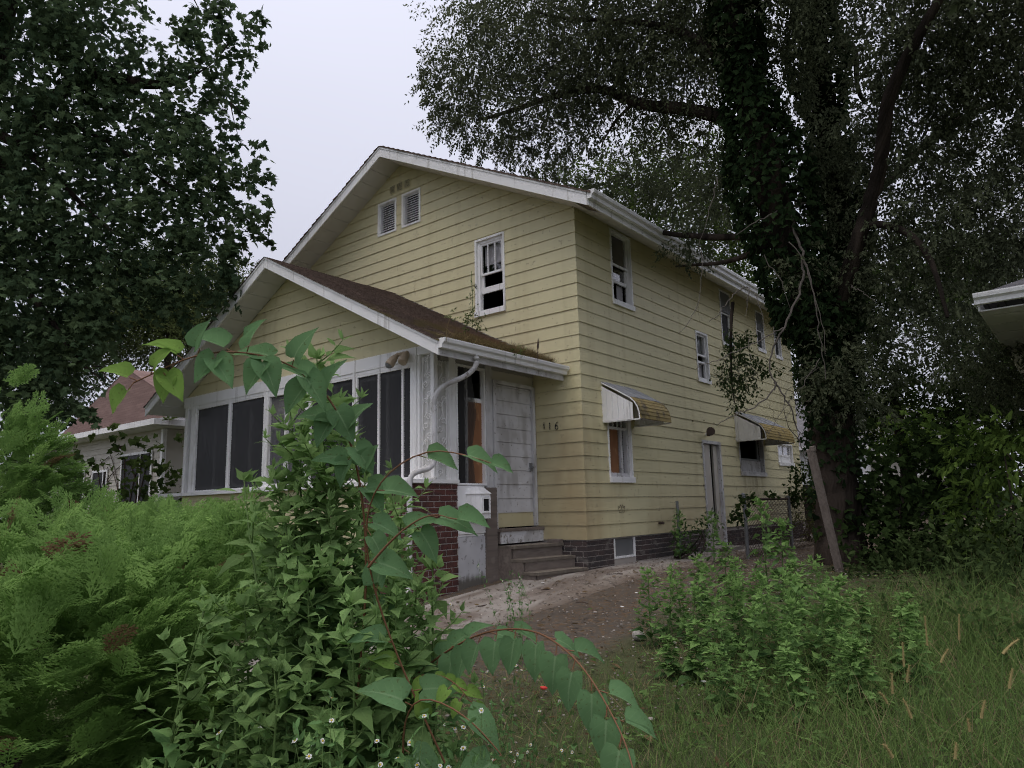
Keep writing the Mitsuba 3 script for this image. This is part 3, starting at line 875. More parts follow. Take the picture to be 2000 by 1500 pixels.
# white panel, side screen window and posts on the porch's right wall
put(HOUSE + '__stucco_panel', rect(RP, -1.795, -.22, -1.245, .56, -.10, .012), 'stucco', label='rough chipped white panel beside the steps')
put(HOUSE + '__white_panel', cat([rect(RP, -1.795, .60, -1.245, .74, -.10, .02), rect(RP, -1.795, .745, -1.245, 1.24, -.10, .010), rect(RP, -1.795, .565, -1.245, .595, -.1, -.002)]), 'white_paint')
put(HOUSE + '__grey_post', rect(RP, -1.24, -.25, -1.02, 1.22, -.10, .05), 'old_wood', label='weathered grey plank beside the porch steps')
SW = put(HOUSE + '__side_screen', ring(RP, -1.795, 1.25, -1.19, 2.92, .03, -.06, .012), 'white_paint', label='torn dark screen with orange plywood beside the porch door')
v = plane_map(RP)(np.array([-1.765, -1.40, -1.46, -1.36, -1.47, -1.765]), np.array([1.28, 1.28, 1.75, 2.25, 2.89, 2.89]), np.full(6, -.012))
put(SW + '__torn_screen', (v, np.array([[0, 1, 2], [0, 2, 5], [2, 3, 4], [2, 4, 5]])), 'insect_screen')
put(SW + '__plywood', rect(RP, -1.52, 1.28, -1.22, 2.42, -.06, -.045), 'plywood')
put(SW + '__rail', cat([rect(RP, -1.52, 2.42, -1.22, 2.48, -.065, -.04), rect(RP, -1.55, 1.28, -1.52, 2.89, -.065, -.035)]), 'white_paint')
put(HOUSE + '__door_post', cat([rect(RP, -1.185, .62, -1.12, 2.98, -.10, .018), rect(RP, -1.115, .62, -1.04, 2.98, -.10, .010), rect(RP, -1.03, .62, -.975, 2.78, -.10, .03), rect(RP, -.08, .66, -.025, 2.78, -.08, .022), rect(RP, -.975, 2.74, -.08, 2.79, -.08, .02)]), 'worn_white_paint', label='peeling white posts and jambs of the porch door')
put(HOUSE + '__transom_panel', rect(RP, -1.035, 2.795, -.025, 2.99, -.09, -.012), 'neighbour_siding')
DR = HOUSE + '__porch_door'
scene[DR] = mikit.ply(rect(RP, -.972, .66, -.083, 2.74, -.09, -.05), 'worn_white_paint')
labels[DR] = {'label': 'dirty white boarded porch door above the wooden steps'}
z = .66
k = 0
while z < 2.73:
    z1 = min(z + .205, 2.735)
    put(DR + '__board', slab(sbox(-.968, z, -.087, z1 - .004), RP, -.05, lambda zz, z=z: -.018 - .012 * (zz - z) / .2), 'siding_paint' if k == 0 else 'worn_white_paint', label='yellow bottom board of the door' if k == 0 else None)
    z = z1; k += 1
put(DR + '__lock', cat([rect(RP, -.16, 1.47, -.11, 1.60, -.018, .008), tube(plane_map(RP)(np.array([-.135, -.135]), np.array([1.53, 1.53]), np.array([.0, .04])), .018, 8)]), 'galvanised')

# steps (they sit a little askew)
def askew(m):
    v_ = np.array(m[0], float)
    v_[:, 0] += .145 * (v_[:, 1] + 1.03)
    return v_, m[1]


ST = HOUSE + '__steps'
scene[ST] = mikit.ply(cat([box(-.83, -.79, -1.0, -.01, .44, .60), askew(box(-.95, -.60, -1.0, -.03, -.2, .36)), askew(box(-.60, -.38, -1.0, -.05, -.2, .20))]), 'old_wood')
labels[ST] = {'label': 'weathered wooden steps up to the porch side door'}
put(ST + '__landing', box(-.87, -.745, -1.02, -.0105, .602, .642), 'old_wood')
put(ST + '__fascia', box(-.789, -.765, -1.0, -.0105, .435, .600), 'worn_white_paint', label='chipped white board below the door sill')
for xa, zt, ya in ((-.80, .41, -1.02), (-.60, .235, -1.03), (-.385, .07, -1.04)):
    put(ST + '__tread', askew(box(xa - (.12 if zt > .4 else 0), xa + .262, ya, -.025, zt - .04, zt)), 'grey_wood')
for xa, z0, z1, ya in ((-.585, .235, .368, -.99), (-.37, .07, .193, -1.0), (-.16, -.22, .028, -1.01)):
    put(ST + '__riser', askew(box(xa, xa + .022, ya, -.03, z0, z1)), 'old_wood')
for xa, xb, z1 in ((-.83, -.59, .368), (-.588, -.375, .193), (-.373, -.165, .028)):
    put(ST + '__stringer', box(xa, xb, -1.025, -1.001, -.25, z1), 'old_wood')
put(ST + '__loose_block', box(-.62, -.40, -.12, -.03, .412, .46), 'old_wood')

# side door
DK = HOUSE + '__side_door'
scene[DK] = mikit.ply(cat([rect(R0, 4.10, .04, 4.15, 2.13, -.10, .03), rect(R0, 4.88, -.08, 4.95, 2.13, -.10, .035), rect(R0, 4.15, 2.07, 4.88, 2.13, -.10, .03)]), 'worn_white_paint')
labels[DK] = {'label': 'narrow grey side door standing slightly open'}
c_, s_ = math.cos(-.10), math.sin(-.10)
v, f = box(-.05, -.02, 0, .33, .06, 2.06)
put(DK + '__leaf', (np.stack([v[:, 0] * c_ - v[:, 1] * s_ - .02, v[:, 0] * s_ + v[:, 1] * c_ + 4.16, v[:, 2]], 1), f), 'neighbour_siding')
put(DK + '__panel', box(-.07, -.03, 4.70, 4.88, .06, 2.06), 'neighbour_siding')
put(HOUSE + '__door_step', box(-.02, .35, 4.0, 5.0, -.05, .10), 'concrete')


# awnings
def awning(y0, y1, zt, lab):
    k = num(HOUSE + '__awning')
    prof = [(.0, zt + .02), (.26, zt - .125), (.50, zt - .27), (.57, zt - .335), (.62, zt - .42), (.645, zt - .51), (.65, zt - .60)]
    fr = [beam((x0 + .002, yy, a_), (x1 + .002, yy, b_), .03, .02) for yy in (y0 + .015, y1 - .015) for (x0, a_), (x1, b_) in zip(prof[:-1], prof[1:])]
    fr += [beam((.0, yy, zt - .605), (.65, yy, zt - .605), .02, .02) for yy in (y0 + .012, y1 - .012)]
    scene[k] = mikit.ply(cat(fr), 'white_paint')
    labels[k] = {'label': lab}
    # top: long slats running down the slope, then yellow slats across the curved front
    pp = np.array(prof)
    n_ = 7
    for s in range(n_):
        a_, b_ = y0 + (y1 - y0) * s / n_, y0 + (y1 - y0) * (s + 1) / n_ - .004
        v_ = []
        for yy in (a_, b_):
            v_ += [[x + .012, yy, z + .016 + (.006 if s % 2 else 0)] for x, z in prof[:3]]
        v_ = np.array(v_)
        v_ = np.vstack([v_, v_ - [.003, 0, .008]])
        put(k + '__top_slat', (v_, np.array([[0, 1, 4, 3], [1, 2, 5, 4], [6, 9, 10, 7], [7, 10, 11, 8], [0, 3, 9, 6], [2, 8, 11, 5], [0, 6, 7, 1], [1, 7, 8, 2], [3, 4, 10, 9], [4, 5, 11, 10]])), 'awning_metal')
    arc = np.array([(np.interp(t, np.linspace(0, 1, 5), pp[2:, 0]), np.interp(t, np.linspace(0, 1, 5), pp[2:, 1])) for t in np.linspace(0, 1, 7)])
    for s in range(6):
        (xa, za), (xb, zb) = arc[s], arc[s + 1]
        v_ = np.array([[xa + .016, y0, za + .01], [xa + .016, y1, za + .01], [xb + .026, y1, zb + .006], [xb + .026, y0, zb + .006]])
        v_ = np.vstack([v_, v_ - [.012, 0, .004]])
        put(k + '__front_slat', (v_, np.array([[0, 3, 2, 1], [4, 5, 6, 7], [3, 7, 6, 2], [0, 1, 5, 4], [0, 4, 7, 3], [1, 2, 6, 5]])), 'awning_yellow')
    for yy in (y0, y1):
        m_ = 11
        for s in range(m_):
            xa, xb = .545 * s / m_, .545 * (s + 1) / m_ - .003
            za, zb = zt - .03 - .60 * xa - .0, zt - .03 - .60 * xb
            d_ = .010 if s % 2 else .003
            v_ = np.array([[xa, yy, zt - .60], [xb, yy, zt - .60], [xb, yy, zb], [xa, yy, za]])
            v_ = np.vstack([v_ - [0, d_, 0], v_ + [0, .006, 0]])
            put(k + '__side_rib', (v_, np.array([[0, 1, 2, 3], [4, 7, 6, 5], [0, 4, 5, 1], [1, 5, 6, 2], [2, 6, 7, 3], [3, 7, 4, 0]])), 'white_paint')


awning(.56, 1.55, 2.80, 'striped metal awning nearest the front corner')
awning(5.82, 7.55, 2.80, 'second metal awning toward the back of the side wall')

# downspouts
ds = put(HOUSE + '__downspout', cat([tube(spline([(-.24, -2.08, 2.88), (-.24, -2.08, 2.76), (-.30, -2.11, 2.68), (-.74, -2.26, 2.46), (-.79, -2.28, 2.36), (-.79, -2.29, 2.2)], 6), .036, 8),
                                    tube([(-.79, -2.29, 2.2), (-.79, -2.29, 1.56)], .036, 8), tube(spline([(-.79, -2.29, 1.58), (-.80, -2.36, 1.47), (-.85, -2.60, 1.385), (-.87, -2.655, 1.28)], 6), .036, 8),
                                    tube(spline([(-.87, -2.655, 1.30), (-.865, -2.655, .75), (-.86, -2.66, .2), (-.84, -2.68, .06), (-.70, -2.86, -.12), (-.62, -2.95, -.2)], 6), .036, 8)]), 'worn_white_paint', smooth=50, label='dented white downspout at the porch corner')

# painted crown on the side wall, pipe stub, drilled holes
pc = np.array([[-.055, -.055], [-.075, .045], [-.045, .02], [-.02, .065], [.0, .02], [.03, .065], [.045, .015], [.075, .045], [.06, -.055], [.02, -.045], [-.02, -.05], [-.055, -.055]])
put(HOUSE + '__painted_crown', cat([tube(plane_map(R0)(.98 + pc[:, 0] * 1.3, .875 + pc[:, 1], np.full(len(pc), .0205)), .0035, 4), tube(plane_map(R0)(.98 + np.array([-.03, .0, .03]), .875 + np.array([-.02, .01, -.02]), np.full(3, .0205)), .003, 4)]), 'rusty', label='small crown doodle in dark marker on the yellow siding')
put(HOUSE + '__pipe_stub', cat([tube([(0, 2.20, .62), (.09, 2.20, .62)], .022, 8), tube([(.07, 2.14, .62), (.07, 2.27, .62)], .012, 6)]), 'rusty', label='rusty tap stub low on the side wall')
put(HOUSE + '__bolt_hole', cat([box(.015, .022, y_, y_ + .03, z_, z_ + .03) for y_, z_ in ((3.75, 2.45), (4.25, 2.5), (4.72, 2.48), (4.02, 1.78), (4.04, 1.25))]), 'rusty')

HN = thing('house_number', 'black house number 116 on the yellow siding beside the porch door', 'house number')
for u, z in ((-.685, 2.165), (-.575, 2.15)):
    put(HN + '__digit', box(u - .0045, u + .0055, -.032, -.0215, z - .055, z + .05), 'black')
t_ = np.linspace(0, 1, 20)
c6 = np.vstack([[(.022, .055), (.0, .045), (-.018, .015)], np.stack([.004 - .026 * np.cos(t_ * 6.4), -.022 - .030 * np.sin(t_ * 6.4) * -1], 1)])
put(HN + '__digit', tube([(-.455 + a_[0], -.024, 2.14 + a_[1]) for a_ in c6], .006, 6), 'black')

MB = thing('mailbox', 'white six-sided mailbox hung on the porch panel beside the steps', 'mailbox')
hx = [(-1.62, .0), (-1.62, .10), (-1.55, .20), (-1.35, .20), (-1.27, .10), (-1.27, .0)]
m = trimesh.creation.extrude_polygon(Polygon(hx), 1.0, engine='earcut')
v = np.array(m.vertices)
put(MB + '__body', (np.stack([PX1 + .012 + v[:, 1], v[:, 0], .80 + v[:, 2] * .33], 1), np.array(m.faces)), 'white_paint')
v2 = np.array(trimesh.creation.extrude_polygon(Polygon(hx), 1.0, engine='earcut').vertices)
sc_ = 1 + .10 * (1 - v2[:, 2]) - .45 * v2[:, 2]
put(MB + '__lid', (np.stack([PX1 + .012 + v2[:, 1] * sc_, -1.445 + (v2[:, 0] + 1.445) * sc_, 1.13 + v2[:, 2] * .09], 1), np.array(m.faces)), 'white_paint')
put(MB + '__slot', box(PX1 + .211, PX1 + .222, -1.50, -1.40, .90, 1.06), 'black', label='black slot in the mailbox front')
put(MB + '__slot_frame', ring(('right', PX1 + .212), -1.535, .87, -1.365, 1.09, .03, 0, .016), 'white_paint')

LT = thing('floodlight', 'tan two-headed floodlight under the porch gable', 'floodlight')
put(LT + '__bracket', cat([tube([(-1.38, PY - .03, 3.03), (-1.38, PY - .11, 3.03)], .055, 10), tube([(-1.45, PY - .1, 3.06), (-1.31, PY - .1, 3.06)], .025, 8)]), 'lamp_metal')
for xa, dx in ((-1.47, -.05), (-1.29, .02)):
    put(LT + '__lamp_head', tube(spline([(xa, PY - .1, 3.06), (xa + dx * .3, PY - .14, 3.02), (xa + dx, PY - .20, 2.93), (xa + dx * 1.2, PY - .22, 2.90)], 4), [.03] * 3 + [.04, .045, .05, .055, .058, .06, .065, .065, .066, .06], 10), 'lamp_metal', smooth=40)
put(LT + '__bulb', tube([(-1.535, PY - .225, 2.895), (-1.54, PY - .24, 2.87)], [.055, .03], 10), 'galvanised')
LS = thing('door_light', 'small rusty lamp above the narrow side door', 'lamp')
put(LS + '__arm', tube([(.0, 4.32, 2.24), (.10, 4.28, 2.24), (.16, 4.2, 2.22)], .025, 8), 'white_paint')
put(LS + '__shade', tube([(.10, 4.22, 2.22), (.18, 4.12, 2.25), (.24, 4.04, 2.27)], [.03, .06, .085], 10), 'rusty')

# ------------------------------------------------------------------ plants: leaf shapes
LEAF_WEED = [leaf(.30, teeth=[.06, .55, .95, 1.0, .72, .66, .42, .30, .12, 0], fold=.16, curl=.28), leaf(.36, teeth=[.05, .5, .9, 1.0, .80, .60, .5, .25, .10, 0], fold=.10, curl=.45),
             leaf(.25, teeth=[.06, .45, .8, .95, 1.0, .75, .45, .28, .12, 0], fold=.20, curl=.15), leaf(.33, teeth=[.06, .6, 1.0, .85, .9, .6, .5, .3, .14, 0], fold=.05, curl=.6)]
LEAF_SLIM = leaf(.17, 4, fold=.2, curl=.2)
LEAF_HEART = [leaf(.40, heart=True, fold=.75, curl=.25, seed=1), leaf(.42, heart=True, fold=.45, curl=.45, seed=2), leaf(.36, heart=True, fold=1.05, curl=.15, seed=3), leaf(.39, heart=True, fold=.25, curl=.55, seed=4), leaf(.34, heart=True, fold=.9, curl=.35, seed=5)]
LEAF_SMALL = leaf(.27, 2, fold=.1, curl=.2, diamond=True)
QUAD = (np.array([[0, 0, 0], [.24, .42, .05], [0, 1, -.08], [-.24, .42, .05]]), np.array([[0, 1, 2], [0, 2, 3]]))
a_ = [(.0, .0), (.10, .05), (.42, -.06), (.36, .16), (.62, .34), (.40, .42), (.44, .62), (.20, .58), (.0, 1.0), (-.20, .58), (-.44, .62), (-.40, .42), (-.62, .34), (-.36, .16), (-.42, -.06), (-.10, .05)]
v = np.array([(x, y, -.16 * abs(x) - .10 * y) for x, y in a_] + [(0, .32, .03)])
MAPLE = (v, np.array([[16, k, (k + 1) % 16] for k in range(16)]))
v = np.array([(x, y, -.14 * abs(x) - .08 * y) for x, y in [(0, 0), (.42, -.02), (.55, .36), (.30, .5), (0, 1), (-.30, .5), (-.55, .36), (-.42, -.02)]])
MAPLE_FAR = (v, np.array([[0, 1, 2], [0, 2, 3], [0, 3, 4], [0, 4, 5], [0, 5, 6], [0, 6, 7]]))


def shared(base, m):
    v_, f_ = base
    m_ = len(v_) // 3
    t_ = np.linspace(0, 1, m_) if m_ * 3 == len(v_) else None
    uv_ = np.stack([np.repeat([.5, 0, 1.0], m_), np.tile(v_[:m_, 1], 3)], 1)
    return mikit.ply(base, m, smooth=True, uv=uv_)


SH = {}


def share(kind, i, m):
    key = (kind, i, m)
    if key not in SH:
        SH[key] = shared({'w': LEAF_WEED, 'h': LEAF_HEART}[kind][i], m)
    return SH[key]


def weed_build(base, top, size, lean=None, n=None, side=.55, rng=None, bushy=1.0):
    """stem curves and leaf list (pos, dir, normal, size, tone) of one branching broadleaf weed"""
    r = rng or R
    base, top = np.asarray(base, float), np.asarray(top, float)
    H = np.linalg.norm(top - base)
    mid = (base + top) / 2 + r.normal(0, .03, 3) * [1, 1, 0] * H
    stem = spline([base, mid, top], 10)
    leaves, tubes = [], [tube(stem, np.linspace(.006 + .004 * H, .0022, len(stem)), 5)]
    n = n or int(H / .042)
    ang = r.random() * 6.28
    for k in range(n):
        t = .06 + .94 * (k + .5) / n
        p = np.array([np.interp(t, np.linspace(0, 1, len(stem)), stem[:, q]) for q in range(3)])
        ang += 2.4 + r.normal(0, .3)
        out = np.array([math.cos(ang), math.sin(ang), 0])
        s = size * (1.12 - .45 * t) * r.uniform(.75, 1.2)
        up = .25 + .6 * t + r.normal(0, .15)
        d = unit(out + [0, 0, up - .35])
        pet = s * .35
        leaves.append((p + d * pet, unit(out + [0, 0, -.35 + .5 * t + r.normal(0, .3)]), unit(np.array([0, 0, 1.0]) + out * .3 + r.normal(0, .3, 3)), s, t))
        if r.random() < side * bushy * (.7 + .6 * t):
            ln = min(H, 1.1) * (.26 - .18 * t) * r.uniform(.5, 1.1) + .03
            tip = p + unit(out * 1.0 + [0, 0, .75]) * ln
            br = spline([p, (p + tip) / 2 + [0, 0, -.06 * ln], tip], 5)
            tubes.append(tube(br, np.linspace(.003, .0012, len(br)), 4, False))
            m = max(4, int(ln / .022))
            a2 = r.random() * 6.28
            for q in range(m):
                u = (q + .7) / m
                pp = np.array([np.interp(u, np.linspace(0, 1, len(br)), br[:, w]) for w in range(3)])
                a2 += 2.4
                o2 = np.array([math.cos(a2), math.sin(a2), r.uniform(-.2, .7)])
                d2 = unit(o2 + unit(tip - p) * .6)
                leaves.append((pp + d2 * .006, d2, unit([0, 0, 1] + r.normal(0, .35, 3)), size * (.85 - .40 * u) * (1.05 - .3 * t) * r.uniform(.7, 1.15), max(t, u)))
            for q in range(3):                 # upright tuft of young leaves
                o2 = unit(np.array([r.normal(0, .5), r.normal(0, .5), 1.0]))
                leaves.append((tip, o2, unit(r.normal(0, 1, 3)), size * .32, 1.0))
    for q in range(7):
        o2 = unit(np.array([r.normal(0, .6), r.normal(0, .6), 1.0]))
        leaves.append((top, o2, unit(r.normal(0, 1, 3)), size * r.uniform(.3, .55), 1.0))
    return cat(tubes), leaves


def leaf_arrays(leaves):
    return (np.array([l[0] for l in leaves]), np.array([l[1] for l in leaves]), np.array([l[2] for l in leaves]), np.array([l[3] for l in leaves]), np.array([l[4] for l in leaves]))


def crown(blobs, per, size, base, a, b, droop=.3, twig=9, spread=1.0, shell=.35, rng=None, slim=1.0):
    """leaves on twigs spread through ellipsoidal clumps; blobs: (x,y,z,r); per: leaves per unit r^2"""
    r = rng or R
    P, D, N, S, C = [], [], [], [], []
    for (x, y, z, rad) in blobs:
        nt = max(3, int(per * rad ** 2 / twig))
        u = unit(r.standard_normal((nt, 3)))
        rr = rad * (shell + (1 - shell) * r.random((nt, 1)) ** .6)
        # ragged, lumpy outline
        bump = 1 + .45 * (meshkit.noise(u * 2.3 + x) - .5)[:, None] * spread
        p0 = np.array([x, y, z]) + u * rr * bump * [1, 1, .85]
        d0 = unit(u + r.normal(0, .55, (nt, 3)) - [0, 0, droop])
        L_ = rad * r.uniform(.18, .42, (nt, 1)) + size
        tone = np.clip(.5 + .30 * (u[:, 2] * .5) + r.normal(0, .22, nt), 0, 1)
        sgn = np.where(np.arange(twig) % 2, 1, -1)
        t = np.linspace(.05, 1, twig)
        side = unit(np.cross(d0, r.standard_normal((nt, 3))))
        pos = p0[:, None] + d0[:, None] * L_[:, None] * t[None, :, None] - np.array([0, 0, 1]) * (droop * .5) * L_[:, None] * (t ** 2)[None, :, None]
        pos = pos + r.normal(0, size * .25, pos.shape)
        dr_ = unit(d0[:, None] * .7 + side[:, None] * sgn[None, :, None] * .9 + r.normal(0, .35, pos.shape) - [0, 0, droop * .6])
        nn = unit(r.normal(0, .55, pos.shape) + [0, 0, 1.0])
        P.append(pos.reshape(-1, 3)); D.append(dr_.reshape(-1, 3)); N.append(nn.reshape(-1, 3))
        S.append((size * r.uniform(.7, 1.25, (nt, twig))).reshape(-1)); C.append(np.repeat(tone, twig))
    P, D, N, S, C = np.vstack(P), np.vstack(D), np.vstack(N), np.hstack(S), np.hstack(C)
    ms = frame(P, D, N, S)
    if slim != 1.0:
        ms[:, :3, 0] *= slim
    return scatter(base, ms, tones(len(P), a, b, .15, C))


def crown_part(key, *args, mname='foliage', **kw):
    m, c = crown(*args, **kw)
    scene[num(key)] = mikit.ply(m, mname, color=c)
    labels[key] = {'kind': 'stuff'}


def tree(name, label, category, limbs, blobs, per, size, base, a, b, group=None, bark='bark', **kw):
    k = thing(name, label, category, group)
    if limbs:
        for i_, lm in enumerate(limbs):
            lm = np.asarray(lm, float)
            s = spline(lm, 6)
            wob = np.clip(s[:, 3:4], .02, .5)
            put(k + ('__trunk' if i_ == 0 else '__limb'), tube(s[:, :3] + R.normal(0, .05, (len(s), 3)) * wob, np.clip(s[:, 3], .004, 2) * (1 + .08 * R.standard_normal(len(s))), 10 if i_ == 0 else 7), bark, smooth=True)
    crown_part(k + '__crown', blobs, per, size, base, a, b, **kw)
    return k


def pt(p, r):
    return (*p, r)


# ------------------------------------------------------------------ the big ivy-clad elm on the right
ELM = thing('elm_tree', 'huge ivy-clad elm leaning over the right side of the house', 'tree')
limbs = {
    'trunk': [pt((2.70,2.63,-0.21), .40), pt((2.76,2.55,0.39), .33), pt((2.86,2.38,1.50), .29), pt((2.92,2.18,2.62), .28), pt((2.94,2.03,3.37), .27)],
    'limb': [pt((2.93,2.04,3.29), .25), pt((2.84,1.68,4.01), .24), pt((2.71,1.28,4.80), .23), pt((2.70,0.95,5.63), .22), pt((2.64,0.58,6.52), .18), pt((2.63,0.38,7.39), .15), pt((2.68,0.21,8.39), .12), pt((2.81,0.01,9.75), .07)],
    'limb_001': [pt((2.93,2.05,3.26), .24), pt((3.13,2.34,4.43), .20), pt((3.26,2.49,5.42), .19), pt((3.24,2.39,6.41), .18), pt((3.22,2.23,7.65), .18), pt((3.28,2.13,8.91), .16), pt((3.51,2.02,10.84), .10)],
    'limb_002': [pt((3.10,1.89,3.39), .12), pt((3.47,1.54,3.99), .11), pt((3.82,1.29,4.65), .10), pt((4.13,1.02,5.25), .09), pt((4.38,0.57,5.83), .08), pt((4.87,0.19,6.38), .06), pt((5.39,-0.16,6.95), .04)],
    'limb_003': [pt((2.73,0.99,5.59), .13), pt((2.35,0.89,6.41), .11), pt((1.58,0.69,6.89), .095), pt((0.87,0.56,7.22), .08), pt((0.43,0.53,7.58), .07), pt((-0.29,0.42,7.79), .055), pt((-1.27,0.27,7.82), .04), pt((-2.10,0.12,7.85), .02)],
    'limb_004': [pt((2.73,1.31,4.71), .07), pt((2.16,1.46,4.90), .06), pt((1.11,1.59,5.23), .045), pt((0.24,1.70,5.68), .03)],
    'limb_005': [pt((2.64,0.52,6.81), .08), pt((2.21,0.29,7.45), .06), pt((1.53,0.26,8.08), .05), pt((0.43,0.16,8.65), .035), pt((-0.64,-0.05,9.24), .02)],
    'limb_006': [pt((3.24,2.51,5.27), .07), pt((4.03,3.24,6.04), .06), pt((4.86,3.97,6.91), .05), pt((5.60,4.50,7.21), .035), pt((6.33,5.04,7.43), .02)],
    'limb_007': [pt((3.82,1.30,4.58), .05), pt((4.41,1.21,4.18), .04), pt((4.59,1.09,3.63), .03), pt((4.66,1.00,3.08), .02)],
    'limb_008': [pt((2.53,1.18,4.58), .05), pt((2.03,1.31,4.54), .04), pt((1.49,1.63,4.67), .03), pt((0.71,1.99,4.90), .015)],
    'limb_009': [pt((3.37,2.32,7.81), .05), pt((3.64,2.51,7.96), .05), pt((3.74,2.30,7.46), .04), pt((3.82,2.24,6.81), .03)],
    'limb_010': [pt((0.87,0.56,7.22), .03), pt((0.48,0.56,7.01), .02), pt((0.18,0.63,6.75), .01)],
}
for nm, lm in limbs.items():
    lm = np.array(lm)
    s = spline(lm, 8)
    sc_ = np.clip(s[:, 3], .01, 1)
    put(ELM + '__' + ('trunk' if nm == 'trunk' else 'limb'), tube(s[:, :3] + R.normal(0, .06, (len(s), 3)) * sc_[:, None], sc_ * (1 + .03 * R.standard_normal(len(s))), 14), 'bark', smooth=True)
eb = []
# crown clumps: (point, radius) following the limbs out over the roof, and over the yard
for p_, r_ in [
    ((-1.18,0.06,9.17), 1.3), ((-1.92,-0.06,8.75), .85), ((-2.47,-0.15,8.33), .55), ((-2.55,-0.47,8.92), .32), ((-2.84,-0.38,8.63), .28), ((-1.56,-0.31,9.45), .55), ((-2.36,0.06,7.77), .45), ((-2.75,-0.14,7.83), .30), ((-1.78,0.17,7.60), .65), ((-1.36,0.35,7.13), .50),
    ((-0.40,0.32,8.46), 1.2), ((-0.82,0.40,7.72), .9), ((0.51,0.49,8.61), 1.3), ((0.08,0.62,7.65), .8), ((-0.59,0.97,7.16), .42), ((1.06,0.60,7.78), 1.1), ((1.55,0.59,8.43), 1.2), ((1.93,0.73,7.38), .95), ((0.95,1.22,6.89), .55), ((1.79,1.23,6.38), .6),
    ((2.48,0.66,7.94), .9), ((-0.08,2.21,6.91), .6), ((0.69,2.43,6.35), .75), ((1.73,1.86,5.67), .6), ((1.04,1.93,5.17), .45), ((2.26,1.20,5.87), .5), ((-1.35,1.41,7.13), .45), ((-0.80,1.93,6.74), .5),
    ((3.05,1.25,7.32), .7), ((2.88,1.31,6.43), .5), ((3.09,1.63,5.75), .5), ((3.63,1.78,5.87), .55), ((4.02,1.38,6.18), .7), ((4.39,1.05,6.63), .6), ((4.81,0.73,6.70), .8), ((4.80,1.50,6.08), .8), ((5.25,1.40,6.43), .9),
    ((5.72,1.44,6.80), 1.0), ((4.39,1.70,5.43), .75), ((4.92,2.15,5.34), .85), ((5.53,2.30,5.71), .8), ((4.06,1.73,4.71), .6), ((4.51,1.77,4.39), .7), ((5.10,2.02,4.23), .8), ((5.61,2.24,4.51), .9), ((3.63,1.64,4.13), .4),
    ((4.07,1.81,3.78), .5), ((4.63,1.93,3.48), .5), ((5.05,3.57,3.50), .7), ((3.63,1.83,3.29), .35), ((3.25,1.61,2.87), .45), ((2.94,1.58,2.47), .35), ((3.37,1.96,2.32), .4), ((3.76,2.28,2.90), .4), ((2.96,1.10,4.15), .35),
    ((4.19,3.06,3.26), .42), ((4.55,3.96,2.86), .5), ((5.05,3.89,2.63), .6), ((3.32,1.70,3.91), .4), ((3.33,1.75,4.92), .45),
    ((0.01,-0.01,10.27), 1.6), ((1.75,0.21,9.69), 1.6), ((3.07,0.76,9.04), 1.5), ((4.38,0.69,8.24), 1.5), ((5.46,0.78,7.67), 1.5), ((6.37,2.05,6.40), 1.4), ((6.33,2.60,4.90), 1.3), ((6.17,4.45,3.62), 1.3)]:
    eb.append((*p_, r_))
m, c = crown([b_ for b_ in eb if b_[0] < 2.6], 5000, .066, QUAD, (.068, .082, .050), (.165, .190, .105), droop=.55, twig=15, shell=.0, spread=1.6)
m2, c2 = crown([b_ for b_ in eb if b_[0] >= 2.6], 5700, .066, QUAD, (.078, .094, .058), (.185, .212, .120), droop=.55, twig=15, shell=.0, spread=1.3)
m, c = cat([m, m2]), np.vstack([c, c2])
scene[ELM + '__crown'] = mikit.ply(m, 'foliage', color=c)
labels[ELM + '__crown'] = {'kind': 'stuff'}
for a_, b_ in (((-1.91,-0.13,9.11), (-2.01,-0.35,9.77)), ((-1.82,-0.09,9.29), (-1.89,-0.24,9.70)), ((-2.21,-0.15,8.72), (-2.56,-0.42,9.23)), ((-2.36,-0.26,8.64), (-2.70,-0.50,9.09)), ((-2.15,-0.15,8.90), (-2.30,-0.32,9.14)), ((-2.60,-0.28,8.47), (-3.07,-0.60,8.79)), ((-2.69,-0.33,8.38), (-3.04,-0.53,8.57)),
               ((-2.57,-0.18,8.10), (-2.93,-0.37,8.26)), ((-2.53,-0.10,7.87), (-2.93,-0.25,7.73)), ((-2.49,-0.01,7.64), (-2.93,-0.20,7.45)), ((-2.23,0.11,7.44), (-2.41,0.03,7.15)), ((-1.89,0.29,7.29), (-2.11,0.18,6.94)), ((-1.50,0.52,7.05), (-1.67,0.58,6.79)), ((-2.01,-0.28,9.43), (-1.90,-0.31,9.97)), ((-2.60,-0.22,8.19), (-2.95,-0.43,8.44))):
    a_, b_ = np.array(a_), np.array(b_)
    s = spline([a_, (a_ + b_) / 2 + [0, 0, .05], b_], 8)
    n_ = len(s)
    sd_ = unit(np.cross(b_ - a_, EYE - a_))
    dd = unit((b_ - a_)[None] * .7 / np.linalg.norm(b_ - a_) + sd_[None] * np.where(np.arange(n_) % 2, 1, -1)[:, None] * .9 + R.normal(0, .15, (n_, 3)))
    m, c = scatter(LEAF_SMALL, frame(s, dd, unit(EYE - a_)[None] + R.normal(0, .35, (n_, 3)), R.uniform(.055, .085, n_)), tones(n_, (.05, .07, .035), (.12, .15, .08)))
    mt_, ct_ = tube(s, np.linspace(.006, .003, n_), 4, False), None
    sp = put(ELM + '__leaf_spray', m, 'foliage', color=c)
    put(sp + '__twig', mt_, 'bark')
